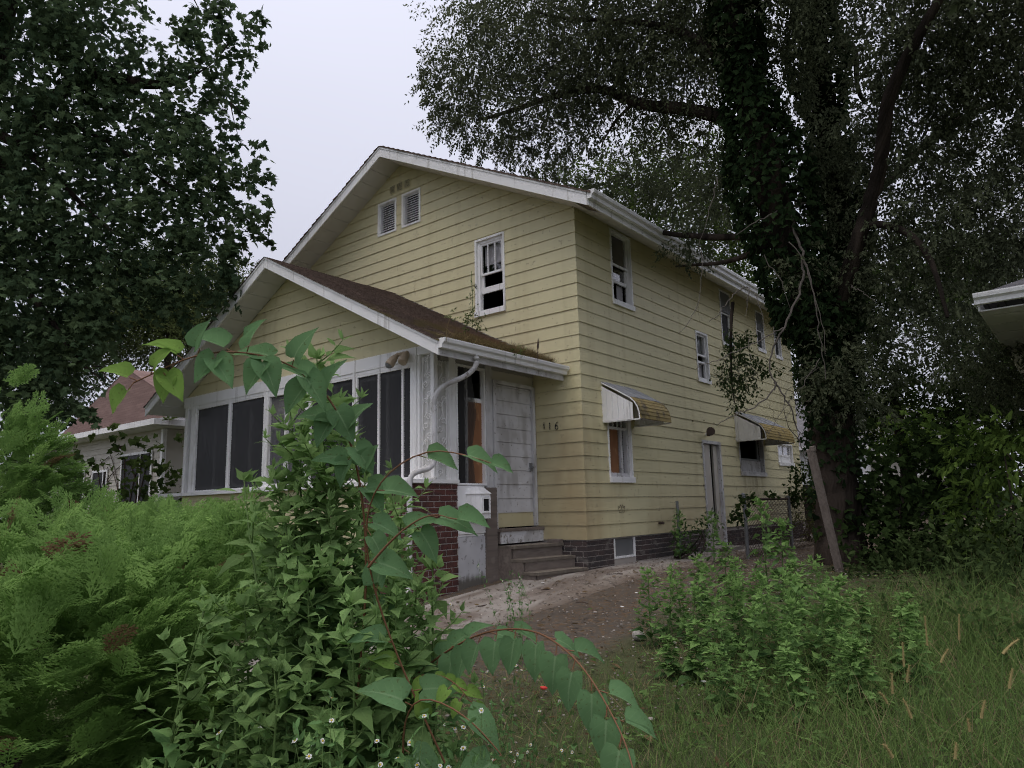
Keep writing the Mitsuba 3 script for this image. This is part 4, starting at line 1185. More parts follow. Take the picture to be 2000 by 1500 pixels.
# the part of the crown above the frame and the yard (it shades the ground there)
ub = [((4.81,-0.14,10.63)), ((6.28,-0.06,9.74)), ((2.91,-0.39,10.78)), ((7.07,1.13,7.18))]
m, c = crown([(*p_, 2.0) for p_ in ub], 240, .22, QUAD, (.050, .066, .034), (.120, .150, .070), droop=.3, twig=9, shell=.1)
scene[ELM + '__upper_crown'] = mikit.ply(m, 'foliage', color=c)
labels[ELM + '__upper_crown'] = {'kind': 'stuff'}
# ivy hugging the trunk and the two great limbs
IVY = thing('ivy', 'dark green ivy wrapped round the elm trunk and its great limbs', 'ivy')
P_, D_, N_, S_ = [], [], [], []
for nm, n_, rr in (('trunk', 1700, 1.12), ('limb', 6500, 1.75), ('limb_001', 6000, 1.7)):
    s = spline(np.array(limbs[nm]), 12)
    s = s[:, :]
    t = R.random(n_) * (len(s) - 1.001)
    if nm == 'trunk':
        t = (len(s) - 1.001) * R.random(n_) ** .30
    i_ = t.astype(int); fr_ = (t - i_)[:, None]
    q_ = s[i_] * (1 - fr_) + s[i_ + 1] * fr_
    ax = unit(s[i_ + 1, :3] - s[i_, :3])
    o_ = unit(np.cross(ax, R.standard_normal((n_, 3))))
    lump = .75 + .75 * meshkit.noise(q_[:, :3] * 2.2)
    P_.append(q_[:, :3] + o_ * (q_[:, 3] * rr * lump + R.uniform(-.06, .07, n_))[:, None]); D_.append(unit(o_ * .6 + R.normal(0, .5, (n_, 3)) - [0, 0, .8])); N_.append(unit(o_ + R.normal(0, .4, (n_, 3)))); S_.append(R.uniform(.06, .12, n_))
P_, D_, N_, S_ = np.vstack(P_), np.vstack(D_), np.vstack(N_), np.hstack(S_)
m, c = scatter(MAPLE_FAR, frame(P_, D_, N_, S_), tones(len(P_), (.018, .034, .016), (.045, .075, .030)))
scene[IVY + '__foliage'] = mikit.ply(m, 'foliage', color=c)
labels[IVY + '__foliage'] = {'kind': 'stuff'}

# dead grey branches hanging before the side wall
DB = thing('dead_branch', 'long grey leafless branch hanging down in front of the side wall', 'branch')
for br, r0 in [([(3.00,0.95,5.00), (3.00,0.89,4.68), (3.07,0.91,4.22), (2.98,0.83,3.65), (2.82,0.67,3.22), (2.69,0.62,2.99), (2.65,0.69,2.49)], .022), ([(2.65,0.69,2.49), (2.48,0.61,2.25), (2.24,0.32,2.09), (2.01,0.16,1.95)], .012), ([(2.65,0.69,2.49), (2.76,0.86,2.14), (2.77,1.08,1.74), (2.81,1.17,1.47)], .012),
               ([(2.82,0.67,3.22), (2.62,0.41,3.05), (2.32,0.08,2.86), (1.98,-0.27,2.66)], .010), ([(3.00,0.95,4.98), (3.27,1.28,5.06)], .02), ([(3.00,0.95,5.00), (2.75,0.65,4.82), (2.42,0.32,4.52)], .012), ([(3.07,0.91,4.22), (3.19,0.88,3.61), (3.18,1.02,2.94), (3.17,1.10,2.53)], .012),
               ([(2.98,0.79,4.43), (3.25,0.83,3.45), (3.28,0.86,2.83)], .008), ([(2.52,0.31,3.77), (2.37,0.09,3.61), (2.20,-0.12,3.32), (2.13,-0.16,3.27)], .008), ([(1.99,0.01,4.39), (1.96,-0.00,3.71), (1.84,-0.14,3.32), (1.75,-0.31,3.16)], .006), ([(2.26,0.15,5.33), (2.16,-0.05,4.70), (2.03,-0.09,4.36)], .007),
               ([(2.52,0.31,3.77), (2.49,0.24,3.34)], .006), ([(2.58,0.38,3.67), (2.67,0.43,3.17)], .006), ([(2.77,1.08,1.74), (2.69,0.79,2.21), (3.12,1.03,2.67)], .006), ([(2.53,0.66,2.21), (2.60,0.77,1.94)], .004), ([(2.76,0.86,2.14), (2.65,0.67,2.00), (2.55,0.57,2.05)], .004), ([(2.45,0.40,3.09), (2.46,0.37,2.67), (2.49,0.45,2.40)], .004),
               ([(3.58,1.16,3.74), (3.79,0.98,3.55), (3.90,0.97,3.42)], .008), ([(3.17,0.91,2.78), (2.91,0.79,2.39), (2.71,0.69,2.13), (2.52,0.60,1.80)], .006), ([(2.69,0.48,4.20), (2.89,0.60,3.76), (2.92,0.71,3.42)], .007)]:
    s = spline(br, 6)
    s = s + R.normal(0, .012, s.shape)
    put(DB + '__twig', tube(s, np.linspace(r0, r0 * .45, len(s)), 6), 'dead_twig', smooth=True)
# vine hanging from the gutter
VN = thing('hanging_vine', 'leafy vine hanging down the side wall from the upper gutter', 'vine')
vs = spline([(1.68,1.91,4.06), (1.67,1.76,3.54), (1.66,1.71,3.13), (1.62,1.77,2.74), (1.62,1.83,2.42)], 8)
put(VN + '__stem', tube(vs, np.linspace(.03, .008, len(vs)), 6), 'bark', smooth=True)
m, c = crown([(*p_, r_) for p_, r_ in [((1.66,1.77,3.46), .16), ((1.74,1.76,3.20), .24), ((1.70,1.78,2.93), .27), ((1.72,1.85,2.69), .22), ((1.65,1.85,2.46), .14), ((1.97,1.86,2.98), .17), ((2.12,1.99,2.92), .10), ((1.52,1.79,2.85), .14), ((1.81,1.89,3.42), .14), ((2.26,2.11,2.87), .06)]], 6500, .06, LEAF_SMALL, (.02, .038, .014), (.055, .085, .026), droop=.4, twig=7, shell=.0)
scene[VN + '__foliage'] = mikit.ply(m, 'foliage', color=c)
labels[VN + '__foliage'] = {'kind': 'stuff'}

# ------------------------------------------------------------------ maple on the left
mb = []
for p_, r_ in [((-7.60,-5.30,9.48), 1.3), ((-6.78,-4.62,9.36), .95), ((-7.53,-5.00,8.33), 1.1), ((-6.68,-4.35,8.48), .6), ((-6.32,-3.74,8.82), .45), ((-5.75,-3.18,9.56), .42), ((-5.29,-2.86,9.78), .36), ((-5.01,-2.62,9.68), .22), ((-5.26,-2.70,9.18), .36), ((-5.61,-3.17,8.80), .55), ((-5.51,-3.10,10.06), .3),
               ((-6.05,-3.47,9.76), .22), ((-6.01,-3.57,7.99), .8), ((-5.48,-2.93,8.21), .42), ((-6.67,-4.24,7.42), 1.1), ((-7.55,-4.96,6.92), 1.3), ((-5.59,-3.20,7.26), .62), ((-5.35,-2.82,7.57), .28), ((-5.88,-3.55,6.61), .9), ((-5.39,-2.90,6.59), .55), ((-5.02,-2.55,6.98), .28), ((-4.87,-2.38,6.75), .16), ((-4.98,-2.49,7.43), .14),
               ((-5.02,-2.64,6.19), .42), ((-4.75,-2.38,6.01), .2), ((-4.84,-2.51,5.67), .26), ((-5.30,-2.99,5.60), .62), ((-5.92,-3.73,5.47), .9), ((-6.88,-4.57,5.83), 1.2), ((-7.73,-5.17,5.44), 1.2), ((-5.33,-3.12,4.86), .55), ((-5.07,-2.82,5.05), .32), ((-5.73,-3.51,4.59), .55), ((-6.28,-4.10,4.66), .7), ((-6.91,-4.69,4.49), .9),
               ((-7.48,-5.21,4.15), 1.0), ((-5.16,-2.93,4.64), .25), ((-6.34,-4.48,3.78), .5), ((-6.77,-4.89,3.50), .65), ((-7.14,-5.23,3.09), .7), ((-6.51,-4.68,2.92), .38), ((-6.29,-4.55,2.54), .25), ((-6.18,-4.49,2.66), .2), ((-6.66,-4.70,2.45), .3), ((-6.24,-4.30,3.92), .25), ((-6.94,-4.98,2.69), .4),
               ((-9.12,-6.42,8.99), 1.7), ((-8.84,-6.22,6.15), 1.7), ((-8.48,-6.09,3.91), 1.4), ((-7.80,-5.83,11.16), 1.7), ((-6.58,-4.49,11.26), 1.0)]:
    mb.append((*p_, r_))
MP = tree('maple_tree', 'large dark green maple hanging over the left side of the porch', 'tree',
          [[pt((-10.79,-5.18,0.19), .45), pt((-10.30,-5.39,2.92), .38), pt((-9.74,-5.54,5.65), .3), pt((-9.10,-5.51,7.92), .22), pt((-8.38,-5.43,10.19), .12)],
           [pt((-9.72,-5.56,5.84), .2), pt((-8.16,-4.99,7.80), .14), pt((-6.95,-4.33,8.60), .10), pt((-6.34,-3.80,8.45), .085), pt((-5.94,-3.49,8.48), .05), pt((-5.29,-2.89,9.30), .02)],
           [pt((-9.77,-5.51,5.47), .16), pt((-8.13,-5.28,7.42), .08), pt((-7.60,-4.87,6.88), .06), pt((-7.04,-4.54,6.26), .04), pt((-6.38,-4.11,5.56), .015)],
           [pt((-8.16,-4.99,7.80), .06), pt((-7.01,-4.40,7.52), .045), pt((-6.41,-3.94,7.02), .03), pt((-5.46,-3.12,6.16), .012)],
           [pt((-9.74,-5.54,5.65), .1), pt((-7.74,-5.04,4.76), .06), pt((-6.81,-4.76,3.94), .04), pt((-6.30,-4.45,3.24), .02), pt((-6.13,-4.28,3.08), .008)]],
          mb, 1050, .110, MAPLE, (.042, .074, .040), (.115, .165, .080), droop=.55, twig=7, shell=.0, spread=1.3)
for br in ([(-5.25,-2.85,8.10), (-5.13,-2.72,7.94), (-5.01,-2.59,7.81)], [(-5.25,-2.85,8.10), (-5.24,-2.77,7.75), (-5.22,-2.71,7.55)], [(-6.23,-4.41,3.28), (-5.91,-4.27,3.22), (-5.68,-4.05,3.11)], [(-6.14,-4.33,3.24), (-6.00,-4.29,3.02), (-6.17,-4.41,2.91)], [(-5.70,-3.38,10.04), (-5.64,-3.28,9.81)]):
    s = spline(br, 5)
    put(MP + '__bare_twig', tube(s, np.linspace(.012, .005, len(s)), 5), 'bark')

# ------------------------------------------------------------------ trees in the distance
far = [('background_tree', 'pale green tree far behind the pink-roofed house at left', [((-27.43,6.70,9.68), 2.4), ((-29.83,5.79,10.96), 2.8), ((-27.34,8.83,12.16), 2.2), ((-30.31,4.47,9.28), 2.2), ((-28.13,8.52,10.66), 2.0), ((-29.73,6.89,12.23), 2.6)], (.045, .065, .022), (.13, .16, .06)),
       ('background_tree', 'dark tree behind the left neighbour at the picture edge', [((-28.16,1.38,7.52), 2.5), ((-29.99,-0.38,8.85), 3), ((-27.27,2.29,6.65), 1.8)], (.02, .035, .014), (.05, .07, .025)),
       ('background_tree', 'yellow-green tree rising behind the house roof beneath the elm limb', [((-6.80,12.40,11.81), 1.7), ((-5.56,13.24,12.51), 1.6), ((-4.36,14.13,12.84), 1.5), ((-3.30,14.06,11.13), 1.6), ((-5.17,13.88,11.03), 1.9), ((-3.00,15.12,13.35), 1.2), ((-2.25,14.14,8.67), 1.4), ((-3.20,14.45,9.72), 1.4), ((-8.44,12.20,12.65), 1.1), ((-2.12,14.47,7.65), 1.2)], (.04, .065, .02), (.10, .14, .04)),
       ('background_tree', 'tree behind the rear corner of the house in the gap', [((-1.74,17.71,6.17), 1.5), ((-1.43,17.67,7.44), 1.6), ((-2.49,18.64,5.05), .9), ((-0.76,18.30,7.05), 1.6)], (.025, .045, .016), (.07, .10, .035)),
       ('background_tree', 'dense dark tree behind the hedge at the right', [((1.24,15.32,4.22), 1.2), ((0.59,14.65,4.86), 1.4), ((4.47,12.85,3.55), 1.5), ((5.47,12.08,4.82), 2.2), ((4.11,14.49,6.67), 1.6), ((3.30,13.70,7.26), 1.5), ((2.32,14.21,7.30), 1.3), ((4.20,11.63,2.22), 1.0), ((0.44,13.53,3.51), 1.1), ((2.93,14.24,3.46), 1.2), ((3.72,14.66,4.43), 1.2), ((1.06,14.63,6.71), 1.2), ((0.16,15.01,7.64), 1.3)], (.016, .028, .011), (.05, .075, .024)),
       ('background_tree', 'small yellowish tree beside the distant grey roof', [((0.79,17.66,3.76), .55), ((0.41,17.44,3.35), .6), ((1.07,17.98,3.33), .45)], (.09, .12, .02), (.20, .24, .05))]
for nm, lab, bl, a, b in far:
    c0 = np.array(bl[0][0])
    tree(nm, lab, 'tree', [[(c0[0], c0[1], -1.0, .25), (c0[0] + .2, c0[1], c0[2] * .4, .2), (c0[0], c0[1], c0[2], .12)]], [(*p_, r_) for p_, r_ in bl], (1500 if 'pink-roofed' in lab else 1300 if 'dense dark' in lab else 800) if c0[2] > 3 else 900, .17, QUAD, a, b, droop=.2, twig=8, shell=.0, spread=1.3)

def bush(label, blobs, per, size, base, a, b, name='shrub', category='shrub', **kw):
    k = thing(name, label, category)
    c0 = np.array(blobs[0][:3])
    for q in range(0 if category == 'vine' else 4):
        tip = np.array(blobs[int(R.integers(len(blobs)))][:3])
        s = spline([(c0[0] + R.normal(0, .15), c0[1] + R.normal(0, .15), g(c0[0], c0[1]) - .05), (c0 + tip) / 2 + R.normal(0, .1, 3) - [0, 0, .2], tip], 5)
        put(k + '__stem', tube(s, np.linspace(.025, .006, len(s)), 5), 'bark')
    crown_part(k + '__foliage', blobs, per, size, base, a, b, **kw)


# ------------------------------------------------------------------ neighbouring houses
NB = thing('bungalow', 'neighbouring bungalow with pink brown shingles and white porch at left', 'house')
nx, ny, nz = -11.45, -.95, 3.2                       # front right corner of its porch eave
P0, P1 = np.array([nx, ny]), np.array([nx - 9, ny])
# porch hip roof
v = np.array([[nx, ny, nz], [nx - 9.5, ny, nz], [nx - 9.5, ny + 2.6, nz + .8], [nx - 1.5, ny + 2.6, nz + .8], [nx, ny + 2.6, nz]])
put(NB + '__porch_roof', (v, np.array([[0, 1, 2], [0, 2, 3], [0, 3, 4]])), 'grey_roof')
v = np.array([[nx - .5, ny + 1.15, nz + .28], [nx - .5, ny + 9.5, nz + .2], [nx - 5.2, ny + 9.5, nz + 2.15], [nx - 5.2, ny + 1.4, nz + 2.15], [nx - 10, ny + 9.5, nz + .2], [nx - 10, ny + 1.15, nz + .2]])
put(NB + '__roof', (v, np.array([[0, 1, 2], [0, 2, 3], [3, 2, 4], [3, 4, 5]])), 'pink_roof')
v = np.array([[nx - .5, ny + 1.15, nz + .30], [nx - 5.2, ny + 1.42, nz + 2.15], [nx - 10, ny + 1.15, nz + .2]])
put(NB + '__front_roof', (v, np.array([[0, 1, 2]])), 'pink_roof')
put(NB + '__gutter', cat([box(nx - 9.5, nx + .1, ny - .12, ny - .001, nz - .12, nz + .02), box(nx + .001, nx + .11, ny - .12, ny + 9, nz - .12, nz + .02)]), 'white_paint', label='white gutter of the bungalow porch')
put(NB + '__soffit', box(nx - 9.4, nx - .02, ny + .0, ny + 9, nz - .14, nz - .1), 'soffit_metal')
put(NB + '__wall', cat([box(nx - 9.2, nx - .45, ny + .42, ny + .5, -1, nz - .15), box(nx - .55, nx - .45, ny + .5, ny + 9, -1, nz - .15)]), 'neighbour_siding')
for k in range(24):
    put(NB + '__siding_board', slab(sbox(nx - 9.2, -.5 + k * .15, nx - .42, -.5 + k * .15 + .146), ('front', ny + .42), .001, lambda zz, k=k: .022 - .016 * (zz + .5 - k * .15) / .15), 'neighbour_siding')
put(NB + '__corner_trim', box(nx - .52, nx - .42, ny + .36, ny + .46, -1, nz - .15), 'white_paint')
for wa, wb, zb, zt, lab in ((nx - 2.7, nx - .95, 1.05, 2.55, 'wide porch window of the bungalow behind creepers'), (nx - 4.5, nx - 3.5, .6, 2.2, 'narrow dark window of the bungalow'), (nx - 6.4, nx - 5.0, .9, 2.3, 'far left window of the bungalow')):
    k = put(NB + '__window', ring(('front', ny + .39), wa, zb, wb, zt, .06, 0, .03), 'white_paint', label=lab)
    put(k + '__pane', rect(('front', ny + .39), wa + .06, zb + .06, wb - .06, zt - .06, .0, .008), 'black')
    put(k + '__mullion', rect(('front', ny + .39), (wa + wb) / 2 + .2, zb + .06, (wa + wb) / 2 + .25, zt - .06, .0085, .025), 'white_paint')
put(NB + '__wall_lamp', tube([(nx - 2.6, ny + .4, 2.72), (nx - 2.6, ny + .22, 2.74), (nx - 2.6, ny + .2, 2.6)], [.05, .05, .06], 8), 'rusty')
put(NB + '__eave_bracket', box(nx + .05, nx + .3, ny + .2, ny + .5, nz + .1, nz + .4), 'galvanised')

NR = thing('garage', 'neighbouring garage roof corner with white gutter at the right edge', 'building')
rx, ry, rz = 4.98, .95, 3.25
v = np.array([[rx, ry, rz], [rx + 8, ry, rz], [rx + 8, ry + 3.2, rz + 1.5], [rx + 3.2, ry + 3.2, rz + 1.5], [rx, ry + 9, rz], [rx + 3.2, ry + 6, rz + 1.5]])
put(NR + '__roof', (v + [0, 0, .03], np.array([[0, 1, 2], [0, 2, 3], [0, 3, 5], [0, 5, 4]])), 'grey_roof')
put(NR + '__gutter', (lambda m: (np.stack([m[0][:, 1], ry - (m[0][:, 0] - 0), m[0][:, 2]], 1), m[1]))(gutter(0, rx - .02, rx + 8, rz + .03)), 'white_paint')
put(NR + '__fascia', cat([box(rx + .45, rx + 8, ry + .001, ry + .02, rz - .2, rz - .005), box(rx, rx + .02, ry + .03, ry + 9, rz - .16, rz - .005)]), 'white_paint')
for k in range(24):
    put(NR + '__soffit_panel', box(rx + .021, rx + .6, ry + .025 + k * .3, ry + .02 + k * .3 + .296, rz - .17 - .004 * (k % 2), rz - .155), 'soffit_metal')
put(NR + '__wall', cat([box(rx + .62, rx + .7, ry + .6, ry + 9, -1, rz - .1), box(rx + .7, rx + 8, ry + .6, ry + .7, -1, rz - .1)]), 'neighbour_siding')

for nm, lab, (cx, cy), w_, dpt, h_, rh, mats in (
        ('back_house', 'distant white house with grey roof seen past the rear corner', ((-3.67,22.38,1.50)[0], (-3.67,22.38,1.50)[1]), 5.5, 6, 3.2, 2.4, 'white_paint'),
        ('back_house', 'distant house with grey roof behind the hedge at right', ((0.29,28.19,1.39)[0], (0.29,28.19,1.39)[1]), 5.2, 6, 3.0, 2.2, 'neighbour_siding')):
    k = thing(nm, lab, 'house')
    ca, sa = math.cos(.68), math.sin(.68)

    def rot(m):
        v_ = np.asarray(m[0], float)
        return np.stack([cx + v_[:, 0] * ca - v_[:, 1] * sa, cy + v_[:, 0] * sa + v_[:, 1] * ca, v_[:, 2]], 1), m[1]
    put(k + '__wall', rot(box(-w_ / 2, w_ / 2, 0, dpt, -1, h_)), mats)
    v = np.array([[-w_ / 2 - .4, -.4, h_ - .1], [w_ / 2 + .4, -.4, h_ - .1], [w_ / 2 + .4, dpt / 2, h_ + rh], [-w_ / 2 - .4, dpt / 2, h_ + rh], [-w_ / 2 - .4, dpt + .4, h_ - .1], [w_ / 2 + .4, dpt + .4, h_ - .1]])
    put(k + '__roof', rot((v, np.array([[0, 1, 2], [0, 2, 3], [3, 2, 5], [3, 5, 4]]))), 'grey_roof')
    put(k + '__gutter', rot(box(-w_ / 2 - .4, w_ / 2 + .4, -.5, -.41, h_ - .22, h_ - .08)), 'white_paint')
    for s in (-1.6, .1, 1.5):
        wk = put(k + '__window', rot(box(s - .05, s + .75, -.04, -.005, 1.9, 2.7)), 'white_paint')
        put(wk + '__pane', rot(box(s + .02, s + .68, -.05, -.041, 1.97, 2.63)), 'black')
    put(k + '__porch', rot(cat([box(-w_ / 2, w_ / 2, -.9, -.42, 1.35, 1.55), box(-w_ / 2 + .1, w_ / 2 - .1, -.35, -.01, -1, 1.34)])), 'dark_room')

# ------------------------------------------------------------------ fence, leaning post, utility pole
FC = thing('chain_link_fence', 'rusty chain-link fence running back beside the concrete path', 'fence')
fx, f0, f1, ft = 1.12, 3.15, 8.6, .98
for y_ in (f0, 5.4, f1):
    put(FC + '__post', tube([(fx, y_, -.1), (fx + .01, y_, ft + .06)], .033, 8), 'galvanised')
put(FC + '__post_cap', cat([tube([(fx, y_, ft + .06), (fx, y_, ft + .09), (fx, y_, ft + .11)], [.042, .038, .008], 8) for y_ in (f0,)]), 'galvanised')
put(FC + '__top_rail', tube([(fx, f0, ft), (fx, f1, ft - .01)], .022, 8), 'rusty')
wires = []
for k in range(int((f1 - f0) / .075) + 14):
    for s in (1, -1):
        ya = f0 + k * .075 - (0 if s == 1 else 0)
        yb = ya + s * .95
        za, zb = .03, ft
        if s == 1:
            lo, hi = max(f0, ya), min(f1, yb)
        else:
            lo, hi = max(f0, yb), min(f1, ya)
        if hi - lo < .03:
            continue
        z_ = lambda y: za + (zb - za) * (y - ya) / (yb - ya)
        wires.append(tube([(fx - .025 * s * .12, lo, z_(lo)), (fx - .025 * s * .12, hi, z_(hi))], .0042, 4, False))
put(FC + '__mesh', cat(wires), 'rusty', kind='stuff')
put(FC + '__brace', tube([(fx + .05, 6.7, .95), (fx + .08, 7.5, .1)], .02, 6), 'rusty')
GP = thing('gate_post', 'thin steel post standing against the yellow wall among weeds', 'post')
put(GP + '__pole', tube([(.14, 2.66, -.1), (.13, 2.67, .98)], .026, 8), 'galvanised')
put(GP + '__clamp', tube([(.13, 2.67, .72), (.13, 2.67, .76)], .036, 8), 'rusty')
LP = thing('leaning_post', 'weathered wooden post leaning against the elm trunk', 'post')
a_, b_ = np.array((3.03,1.41,-0.01)), np.array((2.93,0.98,1.60))
put(LP + '__beam', beam(a_ - (b_ - a_) * .03, b_, .09, .085, (0, 1, 0)), 'old_wood')
put(LP + '__split_top', beam(b_ + [.03, 0, -.02], b_ + (b_ - a_) * .025 + [.03, 0, 0], .06, .08, (0, 1, 0)), 'old_wood')
UP = thing('utility_pole', 'brown utility pole in the gap behind the house', 'pole')
c_ = np.array((-0.21,11.97,2.29))
put(UP + '__shaft', tube([(c_[0], c_[1], -1), (c_[0], c_[1], 5.2)], [.15, .12], 10), 'old_wood', smooth=True)
put(UP + '__wire', tube([(c_[0], c_[1], 3.75), (c_[0] - 4, c_[1] + 1, 3.75)], .02, 5), 'black')

# ------------------------------------------------------------------ arborvitae hedge (left)
def frond(rng, n=11):
    """flat feathery spray: a stem with side branchlets that bear scale-leaf fingers"""
    V, F = [], []

    def strip(p, d, ln, w, zc):
        s = np.array([-d[1], d[0]])
        k = len(V)
        q = [p - s * w * .35, p + d * ln * .35 - s * w, p + d * ln, p + d * ln * .35 + s * w, p + s * w * .35]
        for e_ in q:
            V.append([e_[0], e_[1], zc - .25 * (e_[0] ** 2) * 1.2 - .10 * max(e_[1], 0) ** 2])
        F.extend([[k, k + 1, k + 4], [k + 1, k + 3, k + 4], [k + 1, k + 2, k + 3]])
    strip(np.array([0, 0.]), np.array([0, 1.]), 1.0, .010, 0)
    for i in range(n):
        t = .06 + .88 * i / n
        for s in (-1, 1):
            ln = (.50 * (1 - t) ** .8 + .09) * rng.uniform(.8, 1.2) * np.clip(t * 6, .5, 1)
            an = math.radians(rng.uniform(34, 48))
            d = np.array([s * math.sin(an), math.cos(an)])
            p = np.array([0, t])
            strip(p, d, ln, .021, rng.normal(0, .015))
            m = max(2, int(ln / .10))
            for j in range(m):
                u = (j + .8) / (m + .6)
                for s2 in (-1, 1):
                    a2 = an * s + s2 * math.radians(rng.uniform(28, 42))
                    d2 = np.array([math.sin(a2), math.cos(a2)])
                    strip(p + d * ln * u, d2, (.13 * (1 - u) + .05) * rng.uniform(.75, 1.2), .023, rng.normal(0, .02))
    return np.array(V), np.array(F)


FR = [frond(np.random.default_rng(k), n) for k, n in ((1, 7), (2, 8), (3, 7))]


def arbor(label, centre, rads, n, size, group='arborvitae shrubs of the hedge', top_only=-.9, seed=0):
    r = np.random.default_rng(seed)
    k = thing('arborvitae_shrub', label, 'shrub', group)
    c = np.array(centre)
    vis = unit(EYE - c)
    stems = []
    for q in range(5):
        t_ = c + r.normal(0, .5, 3) * rads
        stems.append(tube(spline([(c[0] + r.normal(0, .08), c[1] + r.normal(0, .08), g(c[0], c[1]) - .05), (c + t_) / 2 - [0, 0, .2], t_], 5), np.linspace(.028, .008, 11), 6))
    put(k + '__stem', cat(stems), 'bark')
    ms, cs_ = [], []
    for fi, fr_ in enumerate(FR):
        m_ = int(n * .52) // len(FR)
        u = unit(r.standard_normal((m_ * 3, 3)))
        u = u[(u @ vis > -.45) & (u[:, 2] > top_only)][:m_]
        m_ = len(u)
        lump = .68 + .64 * meshkit.noise(u * 3.4 + seed * 3)
        rr = lump * np.where(r.random(m_) < .72, r.uniform(.86, 1.06, m_), r.uniform(.45, .9, m_))
        ue = np.sign(u) * np.abs(u) ** .75
        p = c + ue * rr[:, None] * rads
        dout = unit(u * [1, 1, .35] + [0, 0, .42] + r.normal(0, .33, (m_, 3)))
        dout[:, 2] -= np.where(u[:, 2] < -.1, .25, 0)
        nn = unit(np.cross(dout, unit(np.cross([0, 0, 1], u) + r.normal(0, .5, (m_, 3)))) + [0, 0, .5])
        s = size * r.uniform(.75, 1.4, m_)
        p = p - dout * s[:, None] * .6
        # old fronds low down and inside are brownish green; new tips fresh
        tn = np.clip(.55 + r.normal(0, .22, m_) + .22 * u[:, 2], 0, 1)
        col = np.array([.095, .182, .050]) * (1 - tn[:, None]) + np.array([.265, .425, .125]) * tn[:, None]
        brown = r.random(m_) < .02
        col[brown] = (.15, .10, .055)
        m2, c2 = scatter(fr_, frame(p, dout, nn, s), col)
        ms.append(m2); cs_.append(c2)
    scene[k + '__foliage'] = mikit.ply(cat(ms), 'conifer', color=np.vstack(cs_))
    labels[k + '__foliage'] = {'kind': 'stuff'}
    return k


arbor('arborvitae nearest the camera at the lower left corner', (2.83,-7.88,0.13), (.60, .60, .62), 1500, .17, seed=1)
arbor('arborvitae in the middle of the hedge, left of the tall weed', (2.61,-7.43,0.23), (.55, .6, .66), 1500, .17, seed=2)
arbor('arborvitae at the far end of the hedge under the porch sill', (2.05,-6.72,0.24), (.66, .6, .62), 1600, .17, seed=3)
arbor('arborvitae behind the front row at the left side', (1.66,-7.44,0.34), (.80, .7, .64), 1700, .17, seed=4)
arbor('tall arborvitae with pointed tip at the far left edge', (0.23,-7.37,0.70), (.40, .5, .98), 1700, .17, seed=5)
arbor('lower arborvitae between tall one and porch sill', (0.88,-6.68,0.56), (.80, .6, .40), 1500, .17, seed=6)

bush('dark shrub row under the maple at the far left edge', [(*p_, r_) for p_, r_ in [((-4.72,-5.83,1.66), .7), ((-5.08,-6.19,1.99), .8), ((-4.57,-5.62,1.28), .6), ((-4.40,-6.08,1.03), .7)]], 900, .10, MAPLE_FAR, (.025, .045, .02), (.07, .11, .04), droop=.4, twig=7, shell=.0)
# creeper on the bungalow
CRP = thing('creeper', 'bushy creeper climbing the bungalow wall left of the porch', 'creeper')
m, c = crown([(*p_, r_) for p_, r_ in [((-8.68,-1.94,2.02), .55), ((-8.82,-1.80,2.67), .3), ((-8.53,-2.39,1.70), .5), ((-9.45,-2.22,2.27), .35), ((-9.13,-2.62,1.72), .4), ((-9.99,-2.87,2.07), .35), ((-10.32,-2.97,2.50), .3), ((-10.01,-2.61,2.61), .22), ((-9.73,-3.30,1.44), .5), ((-8.10,-1.98,1.39), .5), ((-9.74,-2.26,2.61), .2)]], 260, .13, MAPLE_FAR, (.03, .05, .016), (.09, .13, .035), droop=.4, twig=6, shell=.0)
scene[CRP + '__foliage'] = mikit.ply(m, 'foliage', color=c)
labels[CRP + '__foliage'] = {'kind': 'stuff'}
for q in range(14):
    x_ = nx - 6 + 5.0 * R.random()
    s = spline([(x_, ny + .37, .2), (x_ + R.normal(0, .3), ny + .37, 1.2), (x_ + R.normal(0, .6), ny + .37, 2.2 + .5 * R.random())], 6)
    put(CRP + '__stem', tube(s, .012, 4), 'rusty')

# ------------------------------------------------------------------ tall weeds in the middle foreground: every leaf a part
def leafy_weed(label, base, top, size, group, seed, maxparts=300, bushy=1.0, n=None, side=.55):
    r = np.random.default_rng(seed)
    k = thing('tall_weed', label, 'weed', group)
    st, lv = weed_build(base, top, size, n=n, rng=r, bushy=bushy, side=side)
    put(k + '__stem', st, 'green_stem', smooth=True)
    P, D, N, S, Tn = leaf_arrays(lv)
    order = np.argsort(-S)
    M = frame(P, D, N, S)
    for q in order[:maxparts]:
        mt = 'weed_leaf_light' if (Tn[q] > .72 or r.random() < .12) else ('weed_leaf_deep' if r.random() < .35 else 'weed_leaf')
        use(k + '__leaf', share('w', int(r.integers(4)), mt), M[q])
    rest = order[maxparts:]
    if len(rest):
        m_, _ = scatter(LEAF_SLIM, M[rest])
        put(k + '__young_leaves', m_, 'weed_leaf_light', smooth=True, kind='stuff')
    return k


def bt(px, py, d):
    return np.array(px)


